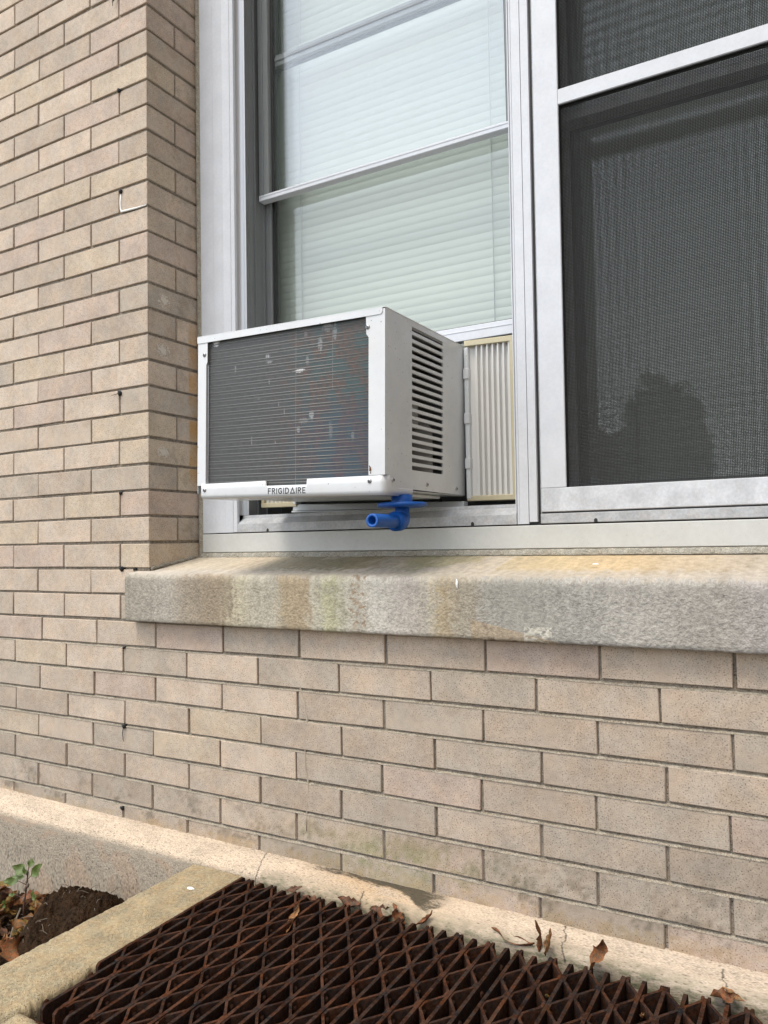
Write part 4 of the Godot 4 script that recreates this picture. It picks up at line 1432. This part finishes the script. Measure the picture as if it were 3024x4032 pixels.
func coil_material() -> StandardMaterial3D:
	var w := 1024
	var h := 768
	var a := noise(w, h, 0.008, 401, 3)
	var b := noise(w, h, 0.03, 402, 3)
	var c := noise(w, h, 0.2, 403, 2)
	var rgb := PackedByteArray()
	rgb.resize(w * h * 3)
	# flattened fins: [u, v, half width, half height, brightness]
	var dents := [[0.055, 0.055, 0.024, 0.034, 0.95], [0.395, 0.20, 0.014, 0.022, 0.50], [0.405, 0.235, 0.022, 0.012, 0.34], [0.590, 0.315, 0.036, 0.014, 1.0], [0.185, 0.255, 0.005, 0.026, 0.34], [0.405, 0.36, 0.004, 0.02, 0.34], [0.665, 0.60, 0.014, 0.032, 0.42], [0.615, 0.63, 0.03, 0.02, 0.24], [0.585, 0.68, 0.012, 0.02, 0.40], [0.465, 0.51, 0.003, 0.016, 0.34], [0.50, 0.56, 0.004, 0.024, 0.3], [0.295, 0.73, 0.003, 0.03, 0.34], [0.445, 0.75, 0.003, 0.012, 0.42], [0.63, 0.09, 0.010, 0.03, 0.33], [0.715, 0.17, 0.014, 0.05, 0.34], [0.755, 0.07, 0.03, 0.03, 0.30], [0.60, 0.045, 0.06, 0.014, 0.28], [0.80, 0.10, 0.012, 0.06, 0.3], [0.775, 0.70, 0.012, 0.05, 0.22], [0.90, 0.74, 0.01, 0.03, 0.22], [0.20, 0.03, 0.06, 0.006, 0.30], [0.64, 0.26, 0.01, 0.03, 0.28], [0.34, 0.465, 0.012, 0.004, 0.24]]
	for j in h:
		var v := j / float(h - 1)
		for i in w:
			var k := j * w + i
			var u := i / float(w - 1)
			var na := a[k] / 255.0
			var nb := b[k] / 255.0
			var nc := c[k] / 255.0
			var fin := 0.72 + 0.28 * cos(u * TAU * 300.0)
			var g := 0.075 * fin * (0.75 + 0.5 * nb) * (0.85 + 0.3 * nc)
			var col := Color(g, g * 1.0, g * 0.97)
			var right := clampf((u - 0.45) * 3.0, 0, 1)
			# iridescent sheen painted as teal, reddish and rust-brown patches
			col = col.lerp(Color(0.035, 0.10, 0.105) * fin, clampf((na - 0.47) * 3.5, 0, 0.55) * right)
			col = col.lerp(Color(0.16, 0.065, 0.035) * fin, clampf((0.52 - na) * 3.5, 0, 0.55) * clampf((u - 0.35) * 3.0, 0, 1) * clampf((nb - 0.35) * 3.0, 0, 1))
			if v > 0.45:
				col = col.lerp(Color(0.045, 0.06, 0.13) * fin, right * clampf((v - 0.45) * 1.6, 0, 0.35))
			for d in dents:
				var e := pow((u - d[0]) / d[2], 2) + pow((v - d[1]) / d[3], 2) + (nb - 0.5) * 1.2 + (c[(j / 24 % h) * w + i] / 255.0 - 0.5) * 1.5
				if e < 1.0:
					var s: float = clampf((1.0 - e) * 1.6, 0, 1)
					col = col.lerp(Color(d[4], d[4], d[4] * 1.02) * 0.8, s * 0.65)
			if absf(u - 0.5705) < 0.0012 or (absf(u - 0.786) < 0.0010 and v < 0.45):
				col = Color(0.22, 0.22, 0.21)
			col = col.linear_to_srgb()
			rgb[k * 3] = int(clampf(col.r * 255, 0, 255))
			rgb[k * 3 + 1] = int(clampf(col.g * 255, 0, 255))
			rgb[k * 3 + 2] = int(clampf(col.b * 255, 0, 255))
	var m := StandardMaterial3D.new()
	m.resource_name = "coil_fins"
	m.albedo_texture = picture(w, h, rgb)
	m.roughness = 0.5
	m.metallic = 0.15
	m.cull_mode = BaseMaterial3D.CULL_DISABLED
	m.uv1_triplanar = true
	m.uv1_triplanar_sharpness = 20.0
	m.uv1_scale = Vector3(1.0 / 0.4020, 1.0 / 0.3180, 1.0 / 0.3180)
	m.uv1_offset = Vector3(0.4350 / 0.4020, -0.0040 / 0.3180 - 0.0, 0)
	M.coil_tube = material("coil_tube", lin(0.15, 0.15, 0.147), 0.5, [], 1, 0, 0.3)
	return m

# ------------------------------------------------------------------ accordion side curtains
func build_side_curtains() -> void:
	for c in [[0.7225, 0.8360, 0.0, "pleated cream side curtain filling the gap right of the air conditioner", 1.0], [0.1450, 0.2560, 0.0075, "pleated cream side curtain filling the gap left of the air conditioner", -1.0]]:
		var x0: float = c[0]
		var x1: float = c[1]
		var up: float = c[2]
		var cur := thing("side_curtain", c[3], "side curtain")
		var st := begin()
		for y in [[0.1405, 0.1520], [0.4862, 0.4985]]:
			lying(st, [[y[0] + up, -0.258], [y[0] + up, -0.2405], [y[0] + up + 0.001, -0.2395], [y[1] + up - 0.001, -0.2395], [y[1] + up, -0.2405], [y[1] + up, -0.258]], x0, x1, 0.0034 if y[0] > 0.3 else 0.001)
		var xs := x1 - 0.0075 if c[4] > 0 else x0
		box(st, Vector3(xs, 0.1500 + up, -0.257), Vector3(xs + 0.0075, 0.488 + up, -0.2397), 0.0008)
		part("curtain_frame", st, M.cream, cur)
		st = begin()
		var pathv := []
		var a := x0 + 0.016 if c[4] > 0 else x0 + 0.008
		pathv.append(Vector2(x0 + 0.002, -0.247))
		var i := 0
		while a + 0.0126 < x1 - 0.006:
			pathv.append_array([Vector2(a + 0.0022, -0.2545), Vector2(a + 0.0090, -0.2545), Vector2(a + 0.0102, -0.2440), Vector2(a + 0.0126, -0.2438)])
			a += 0.0126
			i += 1
		pathv.append(Vector2(x1 - 0.006, -0.2545))
		ribbon(st, pathv, 0.0005, 0.149 + up, 0.489 + up)
		part("pleats", st, M.pleat, cur)
		var xr := x0 - 0.0015 if c[4] > 0 else x1 - 0.010
		st = begin()
		box(st, Vector3(xr, 0.1450 + up, -0.262), Vector3(xr + 0.0105, 0.4830 + up, -0.2385), 0.0015)
		part("guide_strip", st, M.enamel_grey, cur)
		for y in [0.212, 0.312, 0.412]:
			st = begin()
			box(st, Vector3(xr - 0.0012, y + up, -0.258), Vector3(xr + 0.0118, y + up + 0.024, -0.2355), 0.0015)
			part("clip", st, M.enamel, cur)

# ------------------------------------------------------------------ drain fitting
func build_drain_fitting() -> void:
	var d := thing("drain_elbow", "bright blue plastic drain elbow under the air conditioner", "drain fitting", Vector3(0.6975, 0.1130, 0.020))
	var st := begin(false)
	lathe(st, [[0.0205, 0.0155], [0.0205, 0.0300], [0.0, 0.0300]], Vector3.ZERO, Vector3.UP, 32)
	part("collar", st, M.blue, d)
	st = begin(false)
	lathe(st, [[0.0, 0.0055], [0.040, 0.0062], [0.0475, 0.0085], [0.0480, 0.0120], [0.0470, 0.0150], [0.020, 0.0158]], Vector3.ZERO, Vector3.UP, 48)
	part("flange", st, M.blue, d)
	st = begin(false)
	var path := [Vector3(0, 0.012, 0), Vector3(0, -0.004, 0)]
	var rad := [0.0140, 0.0140]
	for k in 7:
		var t := 0.5 * PI * k / 6.0
		path.append(Vector3(0, -0.0075 - 0.0135 * sin(t), 0.0135 - 0.0135 * cos(t)))
		rad.append(lerpf(0.0150, 0.0185, k / 6.0))
	path.append(Vector3(0, -0.021, 0.030))
	rad.append(0.0190)
	tube(st, path, rad, 28)
	part("elbow", st, M.blue, d)
	st = begin(false)
	lathe(st, [[0.0, 0.090], [0.0078, 0.090], [0.0078, 0.1150], [0.0082, 0.1158], [0.0122, 0.1158], [0.0126, 0.1150], [0.0126, 0.028]], Vector3(0, -0.021, 0.0), Vector3.BACK, 28)
	part("outlet_tube", st, M.blue, d)

# ------------------------------------------------------------------ gratings
func build_gratings() -> void:
	var top := -0.637
	var deep := 0.030
	var P := 0.0835
	var z0 := 0.059
	var z1 := 0.553
	var bars := []
	for v in 4:
		var st := begin()
		var a := PackedVector3Array()
		var b := PackedVector3Array()
		var c1: float = [0.010, 0.014, 0.008, 0.012][v]
		for p in [[z0, -deep], [z0 - 0.001, -c1], [z0 + 0.003, -0.0022], [z0 + 0.008, 0.0], [z1 - 0.006, 0.0], [z1, -0.004], [z1, -deep]]:
			var lean: float = [0.0003, -0.0004, 0.0002, -0.0002][v] * 3.0
			a.append(Vector3(-0.0029 + lean, p[1], p[0] + c1 * 0.3))
			b.append(Vector3(0.0029 + lean, p[1], p[0] + c1 * 0.3))
		prism(st, a, b)
		bars.append(finish(st))
	var crimps := []
	for v in 3:
		var st := begin()
		var path := []
		var k := 0
		var z := z0 - 0.0065 + (0.0 if v == 0 else P / 2.0 - P)
		var last := z1 + 0.004 if v < 2 else 0.435
		# bay from x = 0 to 0.0293; flats on the left at z, on the right half a period on
		while z < z1 + 0.02:
			var left := k % 2 == 0
			var x := 0.0045 if left else 0.0293 - 0.0045
			for e in [-0.0070, 0.0070]:
				var q: float = z + 0.1035 - P + e
				if q > z0 - 0.002 and q < last:
					path.append(Vector2(x, q))
			z += P / 2.0
			k += 1
		ribbon(st, path, 0.0022, -0.0275, -0.0006)
		crimps.append(finish(st))
	var panels := [[0.3237, 21, "rusty crimped steel grating panel on the left, beside the concrete curb"], [0.9315, 50, "rusty crimped steel grating panel on the right, past the doubled bar"]]
	for p in panels:
		var g := thing("steel_grating", p[2], "grating", Vector3(p[0], top, 0))
		var count: int = p[1]
		if count > 30:
			count = 28
		for i in count:
			var b := put("bearing_bar", bars[rng.randi() % 4], M.rust[rng.randi() % 4], g, Vector3(0.0293 * i + rng.randf_range(-0.0006, 0.0006) + (0.0072 if i == 0 and p[0] < 0.5 else 0.0), rng.randf_range(-0.0012, 0.0006), rng.randf_range(-0.002, 0.006)))
			if i == 0 and p[0] < 0.5:
				b.scale = Vector3(1, 1, 0.76)
				b.position.z += 0.014
			b.rotation = Vector3(0, rng.randf_range(-0.0025, 0.0025), rng.randf_range(-0.02, 0.02))
		for i in count - 1:
			put("crimped_bar", crimps[2 if i == 0 and p[0] < 0.5 else (i + (1 if p[0] < 0.5 else 0)) % 2], M.rust[(rng.randi() % 3)], g, Vector3(0.0293 * i, rng.randf_range(-0.0012, 0.0002), 0))
		# rivet heads where the crimped bars touch the bearing bars
		var st := begin(false)
		for i in count:
			var z := z0 - 0.0065 + 0.1035 - P + (0.0 if (i + (1 if p[0] < 0.5 else 0)) % 2 == 0 else P / 2.0) - P
			while z < z1 - 0.01:
				if z > z0 + 0.01:
					lathe(st, [[0.0058, 0.0], [0.0052, 0.0022], [0.003, 0.0036], [0.0, 0.004]], Vector3(0.0293 * i + 0.0062, -0.014, z), Vector3.RIGHT, 8)
				z += P
		structure(part("rivet", st, M.rust[0], g), "stuff")
	# seating angle along the near curb
	var an := thing("support_angle", "rusty steel angle carrying the gratings along the front curb", "steel angle")
	var st2 := begin()
	box(st2, Vector3(0.334, -0.6745, 0.530), Vector3(2.4, -0.6690, 0.566), 0.001)
	box(st2, Vector3(0.334, -0.6689, 0.5610), Vector3(2.4, -0.655, 0.5665), 0.001)
	part("angle_bar", st2, M.rust[1], an)
	st2 = begin()
	box(st2, Vector3(0.334, -0.6745, 0.0535), Vector3(2.4, -0.6690, 0.080), 0.001)
	part("angle_bar", st2, M.rust[1], an)

# ------------------------------------------------------------------ leaves
func leaf_mesh(length: float, width: float, bend: float, fold: float, s: int, twist := 0.9, torn := 1.0) -> ArrayMesh:
	var r := RandomNumberGenerator.new()
	r.seed = s
	var st := begin(false)
	var rows := []
	var p := Vector3(-length / 2.0, 0, 0)
	var ang := -bend * 0.5
	var n := 12
	var ph := r.randf() * TAU
	for j in n + 1:
		var t := j / float(n)
		var w := width * 0.5 * (pow(maxf(0.0, sin(PI * pow(t, 0.72))), 0.9) * (1.0 + torn * (0.16 * sin(t * 23.0 + ph) + 0.10 * sin(t * 47.0 + ph * 2.0)))) + 0.0005
		var row := PackedVector3Array()
		for i in 7:
			var q := (i - 3) / 3.0
			var f := fold * absf(q) + 0.25 * sin(t * 9.0 + ph + q * 2.0) * absf(q)
			var side := Vector3(0, sin(f), cos(f) * signf(q)) * w * absf(q)
			side = side.rotated(Vector3.RIGHT, twist * (t - 0.5) + 0.3 * sin(t * 6.0 + ph))
			row.append(p + side.rotated(Vector3(0, 0, 1), ang) + Vector3(0, 0.02 * length * sin(q * 5.0 + t * 11.0 + ph), 0))
		rows.append(row)
		ang += bend / n * (0.4 + 1.2 * t)
		p += Vector3(cos(ang), sin(ang), 0) * length / n
	grid(st, rows)
	return finish(st)

func build_litter() -> void:
	var kinds := []
	for i in 8:
		kinds.append(leaf_mesh(rng.randf_range(0.055, 0.085), rng.randf_range(0.022, 0.038), rng.randf_range(0.4, 2.0), rng.randf_range(0.3, 1.1), 500 + i))
	# the heap on the soil left of the curb
	for i in 56:
		var t := rng.randf()
		var z := 0.085 + rng.randf() * 0.22
		var x := lerpf(-0.46, -0.150, pow(t, 0.7)) + (z - 0.085) * 0.25
		var o := put("fallen_leaf", kinds[rng.randi() % 8], M.leaf[rng.randi() % 5], self, Vector3(x, -0.815 + rng.randf() * 0.045, z))
		o.rotation = Vector3(rng.randf_range(-0.6, 0.6), rng.randf() * TAU, rng.randf_range(-0.5, 0.5))
		tag(o, "curled brown leaf in the heap on the soil left of the concrete curb", "leaf", "fallen leaves on the soil")
	var big := put("fallen_leaf", leaf_mesh(0.085, 0.068, 0.9, 0.35, 610), M.leaf[0], self, Vector3(-0.095, -0.785, 0.275))
	big.rotation = Vector3(0.7, 2.4, 0.5)
	tag(big, "broad rust brown leaf leaning beside the left end of the curb", "leaf")
	var spots := [
		[0.531, -0.6310, 0.162, 0.060, 0.012, 0.5, 0.6, Vector3(0.2, 1.9, 0.5), 2, "narrow tan leaf stuck upright between bars in the middle of the left grating"],
		[0.665, -0.6320, 0.056, 0.055, 0.026, 1.4, 0.8, Vector3(0.4, 0.3, 0.2), 3, "crumpled brown leaf at the back of the left grating below the moss"],
		[0.700, -0.6300, 0.062, 0.050, 0.022, 1.0, 0.7, Vector3(-0.3, -0.5, -0.2), 1, "curled leaf on the ledge side of the left grating near the moss"],
		[0.515, -0.6380, 0.072, 0.045, 0.016, 0.8, 0.6, Vector3(0.3, 0.2, 0.0), 3, "thin brown leaf lying along the back edge of the left grating"],
		[0.915, -0.6240, 0.048, 0.075, 0.017, 0.9, 0.7, Vector3(0.2, -0.1, 0.05), 1, "long twisted leaf lying between the doubled bar and the ledge"],
		[0.957, -0.6150, 0.055, 0.050, 0.013, 0.7, 0.8, Vector3(0.1, 0.3, 1.75), 1, "slim upright leaf standing just right of the long twisted leaf"],
		[0.978, -0.6180, 0.060, 0.043, 0.016, 0.5, 0.8, Vector3(0.1, 0.5, 1.45), 2, "short orange leaf standing against the ledge behind the grating"],
		[1.062, -0.6120, 0.075, 0.066, 0.025, 0.5, 0.5, Vector3(0.5, 0.9, 1.65), 0, "bright orange brown leaf standing tall between the bars of the right grating"],
		[1.010, -0.6560, 0.130, 0.040, 0.026, 0.8, 0.6, Vector3(0.5, 0.9, 0.2), 4, "yellow brown leaf sunk between bars left of the tall orange leaf"],
		[1.247, -0.6260, 0.066, 0.034, 0.022, 1.1, 0.6, Vector3(0.4, 0.2, 0.5), 1, "reddish leaf lying on the bars at the far right of the grating"],
		[1.147, -0.6400, 0.140, 0.062, 0.007, 0.6, 0.9, Vector3(0.2, 1.75, -0.4), 2, "thin pale leaf stalk hanging between bars of the right grating"],
		[0.462, -0.6330, 0.066, 0.030, 0.012, 0.6, 0.5, Vector3(0.3, 0.8, 0.3), 3, "dark leaf scrap at the back left corner of the left grating"],
		[0.590, -0.6300, 0.060, 0.048, 0.018, 1.2, 0.6, Vector3(0.5, 0.1, 0.1), 3, "curled brown leaf lying along the ledge under the black moss"],
		[0.745, -0.6300, 0.055, 0.040, 0.010, 0.9, 0.8, Vector3(0.2, 0.4, 0.9), 1, "thin leaf sliver tilted up at the ledge right of the moss"],
		[1.262, -0.6260, 0.060, 0.030, 0.010, 0.7, 0.6, Vector3(0.3, -0.3, -0.2), 2, "small orange leaf sliver beside the reddish leaf at the far right"],
		[0.790, -0.6440, 0.420, 0.045, 0.015, 0.7, 0.8, Vector3(0.4, 1.3, 0.9), 2, "orange leaf tip caught in the grating near the bottom of the picture"],
	]
	var k := 0
	for s in spots:
		var o := put("grate_leaf", leaf_mesh(s[3] * 1.15, s[4] * 1.25, s[5] * 1.3, s[6], 700 + k, 1.6), M.leaf[s[8]], self, Vector3(s[0], s[1], s[2]))
		o.rotation = s[7]
		tag(o, s[9], "leaf")
		k += 1
	var st := begin(false)
	tube(st, [Vector3(-0.262, -0.790, 0.16), Vector3(-0.225, -0.795, 0.20), Vector3(-0.176, -0.800, 0.245)], [0.0022, 0.0026, 0.0022], 8)
	tag(part("fallen_twig", st, M.twig), "straight grey twig lying on the leaves below the weed", "twig")

# ------------------------------------------------------------------ weed
func build_plant() -> void:
	var base := Vector3(-0.2504, -0.800, 0.16)
	var plant := thing("weed", "small green leaved weed growing by the foundation left of the curb", "plant", base)
	var st := begin(false)
	tube(st, [Vector3(0, -0.02, 0), Vector3(0.003, 0.02, 0.002), Vector3(0.009, 0.058, 0), Vector3(0.0155, 0.085, 0.002), Vector3(0.0174, 0.112, 0)], [0.0024, 0.0021, 0.0019, 0.0016, 0.001], 8)
	part("stem", st, M.stem, plant)
	var tips := [
		[Vector3(0.032, 0.096, 0.004), Vector3(0.073, 0.131, 0.006), 0.022], [Vector3(0.011, 0.099, 0.004), Vector3(-0.028, 0.109, 0.012), 0.026],
		[Vector3(-0.009, 0.077, 0.008), Vector3(-0.057, 0.070, 0.016), 0.021], [Vector3(0.014, 0.106, -0.006), Vector3(0.013, 0.128, -0.012), 0.017],
		[Vector3(0.010, 0.090, 0.006), Vector3(-0.022, 0.088, 0.018), 0.012], [Vector3(0.016, 0.096, 0.008), Vector3(0.018, 0.118, 0.014), 0.010],
		[Vector3(0.040, 0.046, 0.006), Vector3(0.058, 0.056, 0.01), 0.010], [Vector3(0.036, 0.044, 0.004), Vector3(0.042, 0.068, 0.006), 0.010], [Vector3(-0.022, 0.044, 0.008), Vector3(-0.040, 0.040, 0.012), 0.009],
		[Vector3(-0.06, 0.018, 0.02), Vector3(-0.075, 0.042, 0.025), 0.018], [Vector3(-0.05, 0.012, 0.02), Vector3(-0.032, 0.036, 0.028), 0.014], [Vector3(-0.07, 0.008, 0.02), Vector3(-0.098, 0.022, 0.03), 0.014]]
	for t in tips:
		var a: Vector3 = t[0]
		var b: Vector3 = t[1]
		var d := b - a
		var o := put("leaf", leaf_mesh(d.length(), t[2], 0.35, 0.25, int(d.x * 9000) + 50, 0.2, 0.0), M.green, plant, (a + b) / 2.0)
		var xx := d.normalized()
		var yy := Vector3(0.15, 0.35, 1.0)
		yy = (yy - xx * yy.dot(xx)).normalized()
		o.basis = Basis(xx, yy, xx.cross(yy))
	for q in [[Vector3(0.0155, 0.082, 0.002), Vector3(0.032, 0.096, 0.004)], [Vector3(0.009, 0.07, 0.001), Vector3(-0.009, 0.077, 0.008)], [Vector3(0.002, 0.018, 0.0), Vector3(0.040, 0.046, 0.006)], [Vector3(0.006, 0.036, 0.0), Vector3(-0.022, 0.044, 0.008)]]:
		st = begin(false)
		tube(st, q, [0.0012, 0.0007], 6)
		part("stalk", st, M.stem, plant)
	for q in [Vector3(0.017, 0.098, 0.003), Vector3(0.014, 0.078, 0.002), Vector3(0.019, 0.070, 0.003), Vector3(0.009, 0.060, 0.003), Vector3(-0.012, 0.048, 0.006), Vector3(0.003, 0.034, 0.002)]:
		st = begin(false)
		lathe(st, [[0.0, -0.006], [0.0028, -0.003], [0.0034, 0.001], [0.002, 0.006], [0.0, 0.008]], q, Vector3(0.2, 0.95, 0.1).normalized(), 8)
		part("bud", st, M.twig, plant)

# ------------------------------------------------------------------ the wing added outside the frame to shade the sides that face right
func build_blocker() -> void:
	var blocker := thing("shade_blocker", "buff brick wing added unseen at the right to shade the sides that face it", "building")
	var st := begin()
	box(st, Vector3(3.3, -0.86, -0.4), Vector3(9.0, 6.5, 5.0), 0.0)
	part("wall", st, M.brick[2], blocker)
	st = begin()
	box(st, Vector3(3.2, 6.5, -0.4), Vector3(9.1, 6.8, 5.15), 0.02)
	part("coping", st, M.concrete, blocker)

# ------------------------------------------------------------------ planting across the lawn, mirrored low in the window panes
func foliage(st: SurfaceTool, r: RandomNumberGenerator, count: int, inside: Callable, lo: Vector3, hi: Vector3, size: float) -> void:
	var n := 0
	while n < count:
		var p := Vector3(r.randf_range(lo.x, hi.x), r.randf_range(lo.y, hi.y), r.randf_range(lo.z, hi.z))
		if not inside.call(p):
			continue
		var u := Vector3(r.randf_range(-1, 1), r.randf_range(-1, 1), r.randf_range(-1, 1)).normalized() * size
		var v := u.cross(Vector3(r.randf_range(-1, 1), r.randf_range(-1, 1), r.randf_range(-1, 1))).normalized() * size * 0.45
		tri(st, p - u, p + v, p + u, u.cross(v))
		tri(st, p - u, p + u, p - v, u.cross(v))
		n += 1

func build_garden() -> void:
	var r := RandomNumberGenerator.new()
	r.seed = 88
	var dark := material("shrub_leaves", lin(0.05, 0.075, 0.03), 0.8)
	var shrub := thing("garden_shrub", "tall rounded dark green shrub standing across the lawn from the windows", "shrub", Vector3(-0.40, -0.86, 9.0))
	var st := begin()
	var crown := func(p: Vector3) -> bool:
		var q := Vector3(p.x / 0.56, (p.y - 2.05) / 1.05, p.z / 0.6)
		return q.length() < 1.0 + 0.35 * wobble.get_noise_3d(p.x * 2.2, p.y * 2.2, p.z * 2.2)
	foliage(st, r, 5200, crown, Vector3(-1.1, 0.7, -1.1), Vector3(1.1, 3.5, 1.1), 0.085)
	structure(part("crown", st, dark, shrub), "stuff")
	st = begin(false)
	tube(st, [Vector3(0, 0, 0), Vector3(0.04, 0.7, 0), Vector3(0.0, 1.8, 0.03)], [0.09, 0.07, 0.03], 8)
	part("trunk", st, M.twig, shrub)
	var small := shrub.duplicate()
	small.name = "garden_shrub_001"
	add_child(small, true)
	small.position = Vector3(-1.28, -0.86, 9.3)
	small.scale = Vector3(0.72, 0.80, 0.72)
	small.set_meta("label", "smaller dark green shrub to the left of the tall rounded shrub across the lawn")
	var hedge := thing("garden_hedge", "long low dark green hedge across the lawn behind the tall shrub", "hedge", Vector3(0.0, -0.86, 10.5))
	st = begin()
	var body := func(p: Vector3) -> bool:
		return p.y < 1.15 + 0.55 * wobble.get_noise_3d(p.x * 0.8, 0, 3) + 0.25 * wobble.get_noise_3d(p.x * 3, p.z * 3, 8)
	foliage(st, r, 14000, body, Vector3(-9, 0, -0.5), Vector3(7, 1.9, 0.5), 0.10)
	structure(part("foliage", st, dark, hedge), "stuff")
